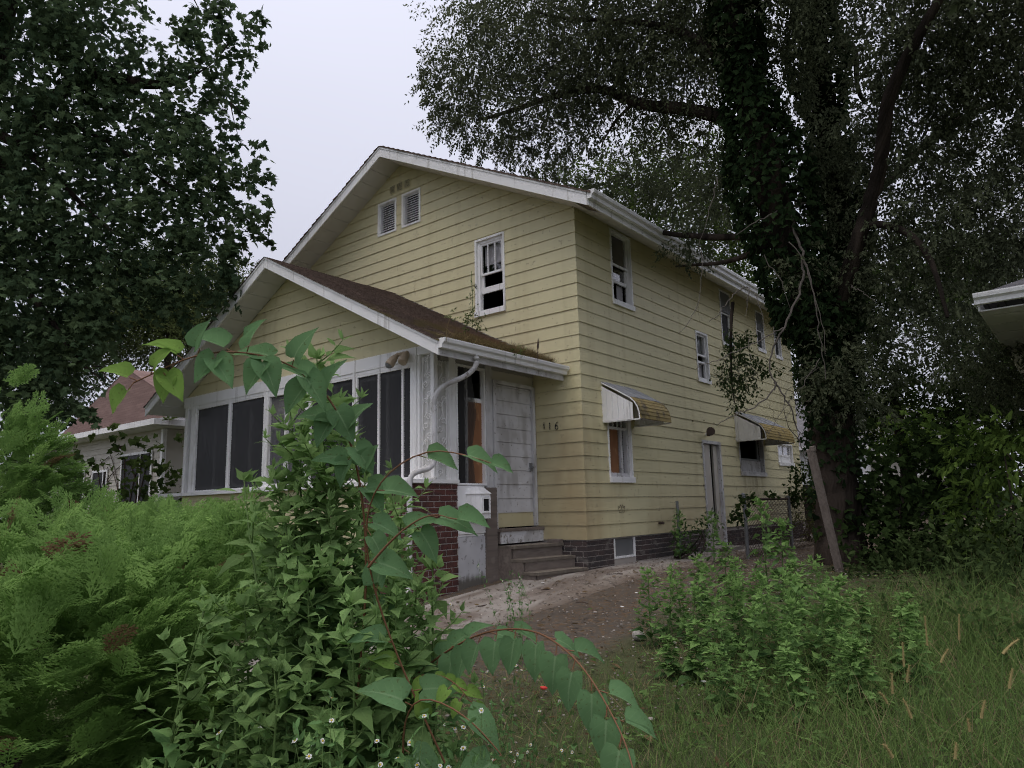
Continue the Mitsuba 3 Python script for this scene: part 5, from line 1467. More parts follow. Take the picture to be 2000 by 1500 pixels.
TW = 'tall weeds in the foreground'
for lab, top, dep, sz, bx, sd, sidep in [
    ('tallest broadleaf weed rising in front of the storm window in the porch middle', (3.82,-7.45,1.46), 2.45, .085, (1.0, 0), 11, .75),
    ('broadleaf weed left of the tallest one, tip before the storm window', (3.64,-7.43,1.31), 2.55, .08, (.9, 0), 12, .45),
    ('thin leaning weed stalk before the left porch screens', (3.53,-7.53,1.06), 2.5, .078, (.9, 0), 13, .25),
    ('broadleaf weed at the right edge of the clump by the brick pier', (4.11,-7.19,0.76), 2.35, .075, (1, 0), 14, .5),
    ('short bushy weed at the bottom of the clump, left of centre', (3.71,-7.75,0.66), 2.15, .08, (1, 0), 15, .6),
    ('bushy weed low in the clump, third from the left', (4.00,-7.68,0.51), 2.0, .075, (1, 0), 16, .6),
    ('bushy weed in the middle of the clump, below the storm window', (3.88,-7.51,0.74), 2.25, .085, (1, 0), 17, .65),
    ('weed with upright tip between the clump and the white sill', (3.82,-7.23,1.07), 2.55, .085, (1, 0), 18, .6),
    ('weed at the bottom edge with pale top leaves', (4.13,-7.61,0.37), 1.95, .07, (1, 0), 19, .5),
    ('leafy weed in front of the hedge end', (3.47,-7.39,0.80), 2.6, .085, (1, 0), 20, .6),
    ('weed on the right of the clump, before the brick pier foot', (3.68,-7.05,0.94), 2.75, .085, (1, 0), 21, .55),
    ('second tall weed close to the right of the tallest tip', (3.80,-7.37,1.31), 2.5, .085, (1, 0), 25, .7),
    ('leafy weed right of the two tallest ones, before the dark porch bays', (3.76,-7.24,1.20), 2.6, .08, (1, 0), 26, .6),
    ('leafy weed whose tip meets the porch sill left of centre', (3.62,-7.46,1.06), 2.5, .085, (1, 0), 27, .7),
    ('leafy weed before the storm window, tip above the sill', (3.71,-7.42,1.21), 2.5, .09, (1, 0), 28, .7),
    ('leafy weed in the middle of the clump just above the porch sill', (3.87,-7.40,1.11), 2.4, .09, (1, 0), 29, .7),
    ('leafy weed at the left of the clump below the screens', (3.71,-7.49,0.95), 2.4, .09, (1, 0), 30, .7),
    ('broad-leaved weed low at the centre of the clump', (4.10,-7.51,0.68), 2.1, .085, (1, 0), 31, .7),
    ('broad-leaved weed filling the bottom left of the clump', (3.76,-7.65,0.67), 2.2, .085, (1, 0), 32, .7),
    ('leafy weed before the left face of the brick pier', (3.94,-7.17,0.96), 2.5, .085, (1, 0), 33, .7),
    ('leafy weed at the lower right of the clump near the path', (4.14,-7.29,0.70), 2.25, .08, (1, 0), 34, .7),
    ('leafy weed in the right half of the clump under the porch sill', (4.05,-7.32,0.81), 2.3, .09, (1, 0), 35, .7),
    ('dark weed behind the tallest one', (3.58,-7.07,0.92), 2.8, .09, (1, 0), 22, .6),
    ('weed low at the right of the clump near the asters', (4.12,-7.36,0.66), 2.2, .08, (1, 0), 23, .6),
    ('weed at the left bottom of the clump under the cedar sprays', (3.80,-7.71,0.52), 2.1, .075, (1, 0), 24, .6)]:
    top = np.array(top)
    fw = unit((top - EYE) * [1, 1, 0])
    base = top + np.array([R.normal(0, .08), R.normal(0, .08), 0]) + (np.array([.45, .3, 0]) if 'leaning' in lab else 0)
    base[2] = g(base[0], base[1]) - .02
    H = top[2] - base[2]
    leafy_weed(lab, base, top, sz * 1.5, TW, sd, 299, n=int(H / .036), side=min(.75, sidep + .15))

# ------------------------------------------------------------------ knotweed shoots with large heart-shaped leaves
def knotweed(label, pts, r0, leaves, seed):
    r = np.random.default_rng(seed)
    k = thing('knotweed_shoot', label, 'weed', 'knotweed shoots in the foreground')
    s = spline(pts, 8)
    put(k + '__stem', tube(s, np.linspace(r0, r0 * .35, len(s)), 6), 'red_stem', smooth=True)
    cum = np.r_[0, np.cumsum(np.linalg.norm(np.diff(s, axis=0), axis=1))]
    for t, sz, out, dn, lt in leaves:
        p = np.array([np.interp(t * cum[-1], cum, s[:, q]) for q in range(3)])
        d = unit(np.asarray(dn, float) + r.normal(0, .10, 3))
        nrm = unit(np.asarray(out, float) + r.normal(0, .12, 3))
        pet = .022
        put(k + '__petiole', tube([p, p + d * pet * 1.1], .0016, 4), 'red_stem')
        use(k + '__leaf', share('h', int(r.integers(5)), 'knotweed_leaf_light' if lt else 'knotweed_leaf'), frame((p + d * (pet + sz * .10))[None], d[None], nrm[None], sz)[0])
    return k


UPV = np.array([0, 0, 1.0])
RT = np.array([.779, .626, .0])                     # to the right as seen from the street
FWD = np.array([-.626, .779, 0])


def V(r_, u_, f_=0.0):
    return unit(RT * r_ + UPV * u_ + FWD * f_)


OUT = V(.1, .65, -.75)
# top arch: rises among the weeds and bends left across the porch gable
b0 = np.array((3.94,-7.32,0.46)); b0[2] = g(b0[0], b0[1])
arch = [b0, (3.98,-7.36,0.75), (4.00,-7.41,1.05), (4.00,-7.46,1.19), (3.99,-7.54,1.31), (3.96,-7.65,1.39), (3.90,-7.76,1.42), (3.85,-7.86,1.41), (3.80,-7.94,1.37), (3.74,-8.01,1.32)]
lv = []
tt = np.linspace(.65, .995, 14)
for i_, t in enumerate(tt):
    sz = np.interp(t, [.66, .8, .9, 1], [.095, .115, .10, .08])
    lv.append((t, sz, OUT, V(-.55 if i_ % 2 else .75, -.85 if i_ % 2 == 0 else .25, -.2), t > .93))
    lv.append((t + .012, sz * .9, OUT, V(-.3 if i_ % 2 else .2, .35 if i_ % 2 == 0 else -.8, -.25), t > .93))
for t, s_, d_ in ((.45, .10, V(.95, .1, -.2)), (.50, .10, V(.9, -.25, -.1)), (.55, .10, V(.9, .15, -.2)), (.60, .10, V(.95, -.2, -.2)), (.64, .10, V(.9, .1, -.2))):
    lv.append((t, s_, OUT, d_, False))
knotweed('knotweed shoot arching left in front of the porch gable', arch, .006, lv, 31)
# right-hand shoot whose leaves hang before the brick pier and mailbox
b1 = np.array((4.18,-7.49,0.58)); b1[2] = g(b1[0], b1[1])
sh = [b1, (4.19,-7.53,0.83), (4.26,-7.56,1.00), (4.35,-7.55,1.07), (4.44,-7.52,1.10), (4.52,-7.50,1.09), (4.58,-7.47,1.07)]
lv = [(.60, .10, OUT, V(.9, .15, -.2), False), (.66, .095, OUT, V(-.7, .3, -.2), False), (.72, .11, V(-.2, .2, -.95), V(.15, 1, 0), False), (.76, .10, OUT, V(.9, -.2, -.2), False), (.80, .075, V(0, .3, -.9), V(.4, -.9, -.1), False),
      (.85, .09, OUT, V(.95, -.12, -.2), False), (.92, .09, OUT, V(.9, -.25, -.2), False), (.97, .085, OUT, V(.95, -.2, -.1), False), (1.0, .06, OUT, V(.95, -.3, 0), False), (.56, .06, OUT, V(-.3, .9, -.2), True), (.63, .07, OUT, V(-.6, .6, -.3), True)]
knotweed('knotweed shoot reaching right in front of the brick pier', sh, .005, lv, 32)
sh = [(4.23,-7.56,0.79), (4.30,-7.54,0.86), (4.38,-7.53,0.91), (4.45,-7.52,0.93), (4.49,-7.50,0.92)]
lv = [(.45, .09, OUT, V(.8, .3, -.3), False), (.62, .09, OUT, V(.5, -.85, -.2), False), (.8, .10, OUT, V(.95, -.15, -.2), False), (.98, .085, OUT, V(1, -.06, -.1), False)]
knotweed('knotweed side shoot below the mailbox', sh, .004, lv, 33)
# low arch at the front
b2 = np.array((4.00,-7.24,0.26)); b2[2] = g(b2[0], b2[1])
sh = [b2, (4.13,-7.24,0.46), (4.30,-7.26,0.55), (4.49,-7.31,0.61), (4.63,-7.33,0.62), (4.75,-7.36,0.59), (4.84,-7.40,0.55), (4.93,-7.45,0.49), (4.99,-7.49,0.44), (5.03,-7.53,0.39)]
lv = []
for i_, t in enumerate(np.linspace(.22, .99, 23)):
    sz = np.interp(t, [.25, .6, .8, 1], [.085, .083, .09, .088])
    f_ = np.interp(t, [.25, .6, 1], [0, .5, 1])
    lv.append((t, sz, V(-.2, .45, -.85), V(-.35 + .2 * f_, -.95, -.25), False))
    if t < .62:
        lv.append((t + .02, sz * .9, V(.1, .6, -.75), V(.75, .5, -.1), False))
    elif i_ % 3:
        lv.append((t + .015, sz * .9, V(.3, .85, -.4), V(.95, -.25, .1), False))
knotweed('knotweed shoot arching low to the right over the grass', sh, .005, lv, 34)
sh = [(4.16,-7.34,0.44), (4.26,-7.34,0.47), (4.34,-7.34,0.46), (4.40,-7.34,0.42)]
knotweed('small pale knotweed side shoot below the low arch', sh, .003, [(t, .065 - .02 * t, V(0, .6, -.8), V(-.5 if i_ % 2 else .9, -.5, -.2), True) for i_, t in enumerate(np.linspace(.3, 1, 9))], 35)
b3 = np.array((4.25,-7.42,0.24)); b3[2] = g(b3[0], b3[1])
sh = [b3, (4.30,-7.48,0.39), (4.38,-7.49,0.45), (4.48,-7.47,0.43), (4.57,-7.46,0.38), (4.60,-7.44,0.34)]
knotweed('dark low knotweed with large leaves at the bottom centre', sh, .005, [(t, .115, V(.0, .8, -.6), V(-.6 if i_ % 2 else .8, -.45 if i_ % 3 else .4, -.3), False) for i_, t in enumerate(np.linspace(.2, 1, 12))], 36)

# ------------------------------------------------------------------ weeds of the side yard: three builds, copied
ARCH = []
for sd, Hh, sz in ((41, .80, .150), (42, .62, .135), (43, .95, .155)):
    r = np.random.default_rng(sd)
    st, lv = weed_build((0, 0, 0), (.03, .02, Hh), sz, rng=r, n=int(Hh / .036), side=.8, bushy=1.0)
    P, D, N, S, Tn = leaf_arrays(lv)
    tn = np.clip(Tn + r.normal(0, .2, len(Tn)), 0, 1)[:, None]
    col = np.array([.085, .165, .060]) * (1 - tn) + np.array([.225, .370, .115]) * tn
    m_, c_ = scatter(LEAF_WEED[sd % 3], frame(P, D, N, S), col)
    ARCH.append((mikit.ply(st, 'green_stem'), mikit.ply(m_, 'foliage', color=c_), Hh))


def yard_weed(x, y, h, label, kind=None):
    st, fo, Hh = ARCH[int(R.integers(3)) if kind is None else kind]
    k = thing('yard_weed', label, 'weed', 'leafy weeds in the side yard')
    a = R.random() * 6.28
    sc = h / Hh
    w = (sc * .5 + .5) * 1.0
    m_ = np.array([[math.cos(a) * w, -math.sin(a) * w, R.normal(0, .06), x], [math.sin(a) * w, math.cos(a) * w, R.normal(0, .06), y], [0, 0, sc, g(x, y) - .02], [0, 0, 0, 1]])
    scene[k + '__stem'] = {**st, 'to_world': T(m_)}
    scene[k + '__foliage'] = {**fo, 'to_world': T(m_)}
    labels[k + '__foliage'] = {'kind': 'stuff'}


wl = [((2.73,-3.22,-0.24), .62, 'slender weed at the left edge of the yard patch, beside bare dirt'), ((2.78,-3.08,-0.23), .55, 'second slender weed at the left edge of the yard patch'), ((0.40,2.13,0.02), .78, 'upright weed growing against the yellow wall by the steel post'),
      ((1.01,2.04,0.02), .75, 'weed growing in front of the narrow side door'), ((2.82,-0.67,-0.02), .95, 'tall weed climbing the fence post'), ((3.15,-1.16,-0.06), .8, 'weed just right of the fence post'),
      ((3.07,-2.89,-0.21), .62, 'bright weed in the middle of the yard patch, left part'), ((3.34,-3.11,-0.23), .6, 'bright weed next to the middle of the yard patch'), ((3.43,-3.52,-0.27), .55, 'weed in the yard patch behind the front row'), ((3.40,-3.92,-0.31), .42, 'low spreading weed at the left front of the patch'),
      ((3.76,-3.76,-0.29), .50, 'bushy weed at the front middle of the patch'), ((3.87,-3.46,-0.26), .58, 'bushy weed in the middle of the patch'), ((4.10,-3.73,-0.29), .55, 'weed with pale top in the right middle of the patch'), ((4.18,-3.57,-0.27), .6, 'weed right of the middle of the patch'),
      ((4.22,-3.18,-0.24), .62, 'weed near the dark shade at the right of the patch'), ((4.39,-3.48,-0.27), .55, 'weed beside the foxtails at the right of the patch'), ((3.89,-2.23,-0.15), .6, 'weed at the rear right of the patch near the leaning post'), ((3.61,-2.14,-0.15), .55, 'weed at the rear of the patch below the fence'),
      ((3.34,-2.42,-0.17), .5, 'weed at the rear middle of the patch'), ((3.83,-4.38,-0.35), .40, 'low pale weed at the front edge of the grass'), ((4.29,-4.25,-0.34), .38, 'low weed at the front right by the grass'), ((4.60,-4.01,-0.31), .42, 'low weed among the foxtails'),
      ((4.65,-3.37,-0.26), .50, 'single weed standing beside the foxtail heads'), ((4.81,-3.62,-0.28), .40, 'small weed right of the foxtails'), ((3.04,-2.13,-0.15), .55, 'weed at the back of the patch beside bare dirt'), ((3.08,-3.22,-0.24), .5, 'weed between bare dirt and the patch'),
      ((4.32,-2.72,-0.20), .45, 'shaded weed at the rear right'), ((4.56,-2.48,-0.18), .4, 'shaded weed before the dark undergrowth'), ((4.05,-4.37,-0.35), .32, 'small weed in the front grass'), ((4.42,-4.00,-0.31), .4, 'weed before the foxtails'), ((3.22,-3.87,-0.30), .3, 'tiny weed at the grass edge left'), ((3.77,-2.94,-0.22), .6, 'tall bright weed behind the middle of the patch'), ((2.72,-2.65,-0.19), .58, 'weed in the second rank at the left of the patch'), ((3.70,-3.91,-0.30), .5, 'broad weed at the front left of the patch'), ((4.03,-3.27,-0.25), .62, 'broad weed at the right middle of the patch'), ((3.69,-3.27,-0.25), .62, 'broad weed at the centre of the patch'),
      ((2.46,-1.63,-0.10), .5, 'weed at the path edge behind the patch'), ((2.51,-1.08,-0.05), .55, 'weed at the path edge below the side door'), ((4.07,-3.96,-0.31), .45, 'low broad weed in front of the patch centre'), ((3.50,-3.20,-0.24), .6, 'leafy weed left of the patch centre'), ((4.43,-3.79,-0.29), .42, 'low leafy weed left of the single weed')]
for p_, h, lab in wl:
    yard_weed(p_[0], p_[1], h, lab)

# grass: one mass
n_ = 110000
gx = R.uniform(1.3, 7.2, n_); gy = R.uniform(-7.6, 1.5, n_)
dens = np.clip((gx + .9 * (meshkit.fbm(np.stack([gx * .9, gy * .9, gx * 0], 1), 3) - .5) * 2 - 1.9 - .45 * np.clip(gy + 4.3, 0, 9)) * 1.2, 0, 1)
dens = np.maximum(dens, np.clip((-4.6 - gy) * .9, 0, .85)) * (.35 + .65 * meshkit.noise(np.stack([gx * 2.5, gy * 2.5, gx * 0], 1)))
dens[gy > -1.5] *= .35
dens = dens * np.where(gx < 3.2, .7, 1.0)
ex = 36000
gx = np.r_[gx, R.uniform(-10, .2, ex)]; gy = np.r_[gy, R.uniform(-9.5, -2.6, ex)]
dens = np.r_[dens, np.where((gx[-ex:] > -.75) & (gy[-ex:] > -6.2), .0, .7)]
n_ += ex
kp = R.random(n_) < dens
gx, gy = gx[kp], gy[kp]
n_ = len(gx)
hh = R.uniform(.04, .13, n_) * (1 + 1.5 * np.clip(gx - 3.5, 0, 1.2)) * np.where(R.random(n_) < .15, 1.6, 1)
d_ = unit(np.stack([R.normal(0, .55, n_), R.normal(0, .55, n_), np.ones(n_)], 1))
bl = np.array([[-.5, 0, 0], [.5, 0, 0], [-.38, .5, .08], [.38, .5, .08], [0, 1, .34]])
blade = (bl * [.045, 1, 1], np.array([[0, 1, 3], [0, 3, 2], [2, 3, 4]]))
nn = unit(R.normal(0, 1, (n_, 3)) * [1, 1, .2])
ms_ = frame(np.stack([gx, gy, g(gx, gy) - .01], 1), d_, nn, hh)
ms_[:, :3, 0] *= (.10 / hh)[:, None] * R.uniform(.6, 1.3, n_)[:, None]
t_ = R.random((n_, 1))
col = np.where(R.random((n_, 1)) < np.where((gx < 3.3) & (gx > 0), .38, .12)[:, None], np.array([.30, .25, .14]), np.array([.085, .145, .042]) * (1 - t_) + np.array([.205, .300, .095]) * t_)
m, c = scatter(blade, ms_, col)
scene['grass'] = mikit.ply(m, 'grass_blade', color=c)
labels['grass'] = {'label': 'uncut green and straw-coloured grass in the front yard', 'kind': 'stuff'}
# low broad ground cover mixed in
n_ = 16000
gx = R.uniform(1.5, 7.5, n_); gy = R.uniform(-7, 3.5, n_)
kp = R.random(n_) < np.clip((gx - 1.9 - .30 * np.clip(gy + 4.3, 0, 9)) * .8, .02, 1) * (.3 + .7 * meshkit.noise(np.stack([gx * 3, gy * 3, gx * 0 + 9], 1)))
gx, gy = gx[kp], gy[kp]; n_ = len(gx)
d_ = unit(np.stack([R.normal(0, 1, n_), R.normal(0, 1, n_), R.uniform(0, .8, n_)], 1))
m, c = scatter(LEAF_SMALL, frame(np.stack([gx, gy, g(gx, gy) + R.uniform(0, .10, n_)], 1), d_, unit(R.normal(0, .4, (n_, 3)) + [0, 0, 1]), R.uniform(.03, .075, n_)), tones(n_, (.065, .12, .04), (.17, .27, .085)))
scene['ground_cover'] = mikit.ply(m, 'foliage', color=c)
labels['ground_cover'] = {'label': 'low clover-like leaves mixed into the yard grass', 'kind': 'stuff'}

# foxtails
for i_, (tp, bs, dp) in enumerate([((1807, 1205), (1812, 1300), 4.2), ((1872, 1200), (1872, 1310), 4.3), ((1985, 1250), (1905, 1430), 3.2), ((1762, 1255), (1765, 1400), 3.7), ((1845, 1268), (1830, 1390), 3.9), ((1742, 1315), (1748, 1420), 3.3), ((1975, 1305), (1968, 1400), 3.0), ((1765, 1365), (1790, 1450), 3.2), ((1720, 1353), (1740, 1440), 3.4), ((1828, 1480), (1840, 1500), 2.9), ((1770, 1300), (1772, 1410), 3.5), ((1735, 1455), (1760, 1500), 2.8), ((1925, 1370), (1915, 1480), 2.9), ((1890, 1400), (1895, 1490), 2.9)]):
    pass
fx_ = [((4.95,-4.00,0.26), (4.94,-3.97,0.09)), ((5.09,-3.76,0.25), (5.07,-3.74,0.10)), ((5.47,-4.89,0.31), (5.41,-4.93,0.25)), ((4.95,-4.64,0.21), (4.94,-4.62,0.09)), ((5.09,-4.25,0.13), (5.05,-4.27,0.06)), ((4.99,-5.11,0.15), (4.98,-5.10,0.06)), ((5.46,-5.14,0.23), (5.44,-5.14,0.15)),
       ((5.04,-5.18,0.06), (5.06,-5.16,-0.02)), ((4.91,-5.03,0.04), (4.93,-5.00,-0.01)), ((5.01,-4.84,0.14), (4.99,-4.83,0.06)), ((5.37,-5.32,0.13), (5.35,-5.32,0.06)), ((5.06,-5.68,0.00), (5.08,-5.65,-0.05)), ((5.29,-5.24,0.03), (5.29,-5.23,-0.02)), ((5.28,-5.50,0.00), (5.27,-5.50,-0.06))]
pl = ['tallest foxtail of the pair before the dark undergrowth, left one', 'right one of the two tall foxtails before the dark undergrowth', 'foxtail bending over at the right edge', 'foxtail standing beside the single weed', 'curved foxtail head in the grass at right', 'foxtail low before the weed patch', 'foxtail close to the right edge, lower one', 'leaning foxtail in the grass before the patch', 'reddish leaning foxtail at the patch edge', 'short foxtail right of the patch', 'foxtail among long blades at right', 'foxtail at the bottom near the right', 'foxtail between the bending one and the patch', 'lowest foxtail at the bottom right']
for (tp, nk), lab in zip(fx_, pl):
    tp, nk = np.array(tp), np.array(nk)
    k = thing('foxtail_grass', lab, 'grass', 'foxtail grass heads')
    bs = nk + (nk - tp) * [.6, .6, 0] + [R.normal(0, .05), R.normal(0, .05), 0]
    bs[2] = g(bs[0], bs[1])
    put(k + '__stalk', tube(spline([bs, (bs + nk) / 2 + R.normal(0, .015, 3), nk], 6), .0018, 4), 'green_stem')
    hd = spline([nk, (nk + tp) / 2 + [0, 0, .006], tp], 6)
    n2 = 260
    t = R.random(n2) * (len(hd) - 1.01); j_ = t.astype(int); f_ = (t - j_)[:, None]
    q_ = hd[j_] * (1 - f_) + hd[j_ + 1] * f_
    o_ = unit(R.standard_normal((n2, 3)) + (tp - nk) / np.linalg.norm(tp - nk) * .9)
    m, _ = scatter((np.array([[-.05, 0, 0], [.05, 0, 0], [0, 1, 0]]), np.array([[0, 1, 2]])), frame(q_, o_, R.standard_normal((n2, 3)), R.uniform(.008, .018, n2)))
    put(k + '__seed_head', cat([m, tube(hd, np.linspace(.006, .003, len(hd)), 6)]), 'tan_seed', kind='stuff')

# asters
def aster(label, base, h, nf, seed):
    r = np.random.default_rng(seed)
    k = thing('white_aster', label, 'flower', 'white asters')
    base = np.array(base, float); base[2] = g(base[0], base[1])
    tubes, lp, ld, ls = [], [], [], []
    for q in range(nf):
        tip = base + [r.normal(0, .11), r.normal(0, .11), h + r.uniform(-.22, .06)]
        s = spline([base + r.normal(0, .03, 3) * [1, 1, 0], (base + tip) / 2 + r.normal(0, .03, 3), tip], 5)
        tubes.append(tube(s, np.linspace(.002, .0009, len(s)), 4, False))
        for u in s[2:]:
            for w in range(5):
                lp.append(u + r.normal(0, .012, 3)); ld.append(r.standard_normal(3) + [0, 0, .5]); ls.append(r.uniform(.015, .04))
        nrm = unit(r.normal(0, .5, 3) + [0, 0, .8] + unit(EYE - tip) * .6)
        x_ = unit(np.cross(nrm, [.3, .2, .9])); y_ = np.cross(nrm, x_)
        V_, F_ = [], []
        np_ = 13
        R0_ = r.uniform(.006, .010)
        for w in range(np_):
            an = w / np_ * 6.283 + r.normal(0, .08)
            rad = R0_ * r.uniform(.85, 1.1)
            d_ = x_ * math.cos(an) + y_ * math.sin(an); sd_ = -x_ * math.sin(an) + y_ * math.cos(an)
            i0 = len(V_)
            V_ += [tip + d_ * rad * .25, tip + d_ * rad * .7 + sd_ * rad * .16 + nrm * .001, tip + d_ * rad, tip + d_ * rad * .7 - sd_ * rad * .16 + nrm * .001]
            F_ += [[i0, i0 + 1, i0 + 2], [i0, i0 + 2, i0 + 3]]
        fk = put(k + '__flower', (np.array(V_), np.array(F_)), 'white_petal')
        put(fk + '__disc', tube([tip, tip + nrm * .002], R0_ * .30, 8), 'yellow_disc')
    put(k + '__stem', cat(tubes), 'green_stem')
    m_, _ = scatter(LEAF_SLIM, frame(np.array(lp), unit(np.array(ld)), r.standard_normal((len(lp), 3)), np.array(ls)))
    put(k + '__leaves', m_, 'weed_leaf_deep', kind='stuff')


for i_, (p_, nf, lab) in enumerate([
        ((3.92,-7.71,0.33), 9, 'asters in the dark gap between hedge and weeds'), ((4.28,-7.63,0.40), 11, 'asters under the tall weeds at the bottom'), ((4.41,-7.59,0.40), 12, 'largest aster cluster at the bottom centre'), ((4.42,-7.44,0.34), 11, 'asters beside the dark knotweed leaves'),
        ((4.21,-7.05,0.21), 9, 'asters right of the dark knotweed leaves'), ((4.23,-7.72,0.35), 10, 'asters at the bottom edge left of centre'), ((3.68,-6.28,0.07), 7, 'sparse asters in the grass under the knotweed arch'), ((3.91,-6.06,-0.07), 4, 'few asters in the grass right of the arch'),
        ((3.44,-6.25,0.23), 8, 'asters behind the low knotweed arch'), ((2.88,-5.95,0.40), 7, 'asters at the edge of the concrete path'), ((1.97,-4.08,0.40), 9, 'asters growing before the wooden steps'), ((4.43,-7.69,0.36), 10, 'asters low at the bottom edge'), ((3.96,-6.42,-0.03), 4, 'short asters at the bottom edge of the grass')]):
    h = p_[2] - g(p_[0], p_[1])
    aster(lab, p_, h, nf, 60 + i_)

# undergrowth in the shade at right, hedge bushes
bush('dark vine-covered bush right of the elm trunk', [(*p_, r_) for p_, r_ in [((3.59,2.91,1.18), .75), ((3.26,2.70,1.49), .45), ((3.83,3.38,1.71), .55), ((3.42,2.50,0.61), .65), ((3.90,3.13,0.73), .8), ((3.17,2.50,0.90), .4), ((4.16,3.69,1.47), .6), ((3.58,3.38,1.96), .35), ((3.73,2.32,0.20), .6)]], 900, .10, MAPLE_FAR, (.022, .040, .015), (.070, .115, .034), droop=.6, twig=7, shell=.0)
bush('lighter green bush top behind the dark vine bush', [(*p_, r_) for p_, r_ in [((3.83,4.88,1.96), .5), ((3.33,4.73,1.99), .45), ((4.26,4.75,1.75), .5), ((4.62,4.32,1.47), .55)]], 1000, .10, MAPLE_FAR, (.06, .11, .026), (.16, .25, .055), droop=.4, twig=7, shell=.0)
bush('bush with long drooping light green leaves at the right edge', [(*p_, r_) for p_, r_ in [((4.96,1.98,1.50), .45), ((4.72,1.86,1.19), .5), ((5.06,1.92,0.99), .6), ((4.54,2.06,0.81), .45), ((4.80,1.82,0.50), .5), ((4.50,2.13,1.53), .3), ((5.23,2.16,1.68), .35)]], 900, .13, LEAF_SLIM, (.05, .09, .022), (.15, .23, .05), droop=.7, twig=9, shell=.0)
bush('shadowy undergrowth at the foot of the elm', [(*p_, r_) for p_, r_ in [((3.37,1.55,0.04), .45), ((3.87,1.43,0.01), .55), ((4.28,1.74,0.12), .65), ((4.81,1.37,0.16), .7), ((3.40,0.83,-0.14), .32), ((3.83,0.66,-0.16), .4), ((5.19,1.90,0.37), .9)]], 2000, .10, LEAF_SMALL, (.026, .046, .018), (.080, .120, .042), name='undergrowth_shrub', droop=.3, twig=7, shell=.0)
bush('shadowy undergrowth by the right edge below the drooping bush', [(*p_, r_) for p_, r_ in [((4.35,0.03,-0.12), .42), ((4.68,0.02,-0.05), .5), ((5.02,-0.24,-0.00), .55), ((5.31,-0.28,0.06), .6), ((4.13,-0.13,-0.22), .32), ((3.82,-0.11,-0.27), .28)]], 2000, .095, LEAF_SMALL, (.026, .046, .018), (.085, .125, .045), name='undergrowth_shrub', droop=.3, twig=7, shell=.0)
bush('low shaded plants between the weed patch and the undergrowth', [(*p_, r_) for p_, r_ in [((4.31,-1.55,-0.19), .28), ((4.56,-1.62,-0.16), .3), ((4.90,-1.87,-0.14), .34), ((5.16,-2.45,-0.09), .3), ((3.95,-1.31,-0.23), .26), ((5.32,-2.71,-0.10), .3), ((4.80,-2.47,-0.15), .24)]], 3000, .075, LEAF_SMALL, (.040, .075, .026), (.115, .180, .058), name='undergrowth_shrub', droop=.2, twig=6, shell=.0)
bush('ivy clump on the fence post', [(*p_, r_) for p_, r_ in [((1.25,2.65,0.90), .16), ((1.32,2.81,1.02), .13), ((1.23,2.55,0.70), .11), ((1.41,3.52,1.06), .10), ((1.32,5.57,1.50), .22), ((1.23,5.58,1.11), .22), ((1.49,5.81,1.00), .2)]], 3500, .06, MAPLE_FAR, (.02, .036, .012), (.05, .08, .025), name='fence_vine', category='vine', droop=.5, twig=5, shell=.0)
bush('weeds against the wall beside the steel post', [(*p_, r_) for p_, r_ in [((0.35,2.30,0.38), .22), ((0.58,2.60,0.45), .2), ((0.50,2.33,0.17), .2), ((0.71,2.65,0.70), .15)]], 2200, .07, LEAF_SMALL, (.03, .055, .02), (.07, .12, .04), name='wall_weed', category='weed', droop=.3, twig=6, shell=.0)
bush('yellowish shrub behind the fence at the rear corner', [(*p_, r_) for p_, r_ in [((0.83,7.95,0.67), .6), ((0.71,8.98,1.49), .5), ((0.70,7.92,0.34), .4)]], 900, .10, QUAD, (.07, .10, .02), (.16, .19, .05), droop=.3, twig=6, shell=.0)

# roof and gutter weeds
RW = thing('roof_weed', 'tall thin weed growing from the porch roof beside the upstairs window', 'weed')
s = spline([(-0.58,-1.74,3.52), (-0.55,-1.78,3.81), (-0.52,-1.83,4.16)], 6)
put(RW + '__stem', tube(s, .005, 4), 'green_stem')
crown_part(RW + '__foliage', [(*p_, r_) for p_, r_ in [((-0.59,-1.76,3.56), .12), ((-0.59,-1.79,3.45), .14), ((-0.49,-1.72,3.46), .08), ((-0.55,-1.78,3.81), .06), ((-0.54,-1.81,3.98), .05)]], 5000, .045, LEAF_SMALL, (.04, .06, .02), (.11, .15, .05), droop=.2, twig=5, shell=.0)
RW = thing('roof_weed', 'dry stalk standing on the porch roof above the downspout', 'weed')
s = spline([(0.26,-3.13,2.82), (0.30,-3.14,3.04), (0.33,-3.13,3.10)], 5)
put(RW + '__stem', tube(s, .004, 4), 'dry_plant')
crown_part(RW + '__foliage', [(*(0.32,-3.13,3.09), .05), (*(0.35,-3.12,3.13), .04)], 5000, .035, LEAF_SMALL, (.08, .11, .03), (.14, .17, .06), droop=.2, twig=5, shell=.0)
RW = thing('roof_weed', 'brown seed spike on the porch roof near the house corner', 'weed')
s = spline([(0.45,-1.66,2.77), (0.47,-1.68,2.94), (0.49,-1.69,3.06)], 5)
put(RW + '__spike', tube(s, [.004] * 6 + [.012, .014, .012, .008, .003], 5), 'rusty')
RW = thing('roof_weed', 'small green tuft in the porch gutter', 'weed')
put(RW + '__stem', tube([(0.47,-2.03,2.75), (0.48,-2.05,2.88)], .004, 4), 'green_stem')
crown_part(RW + '__foliage', [(*(0.47,-2.05,2.82), .07), (*(0.46,-2.07,2.88), .06)], 6000, .03, LEAF_SMALL, (.05, .09, .02), (.10, .16, .04), droop=.0, twig=5, shell=.0)
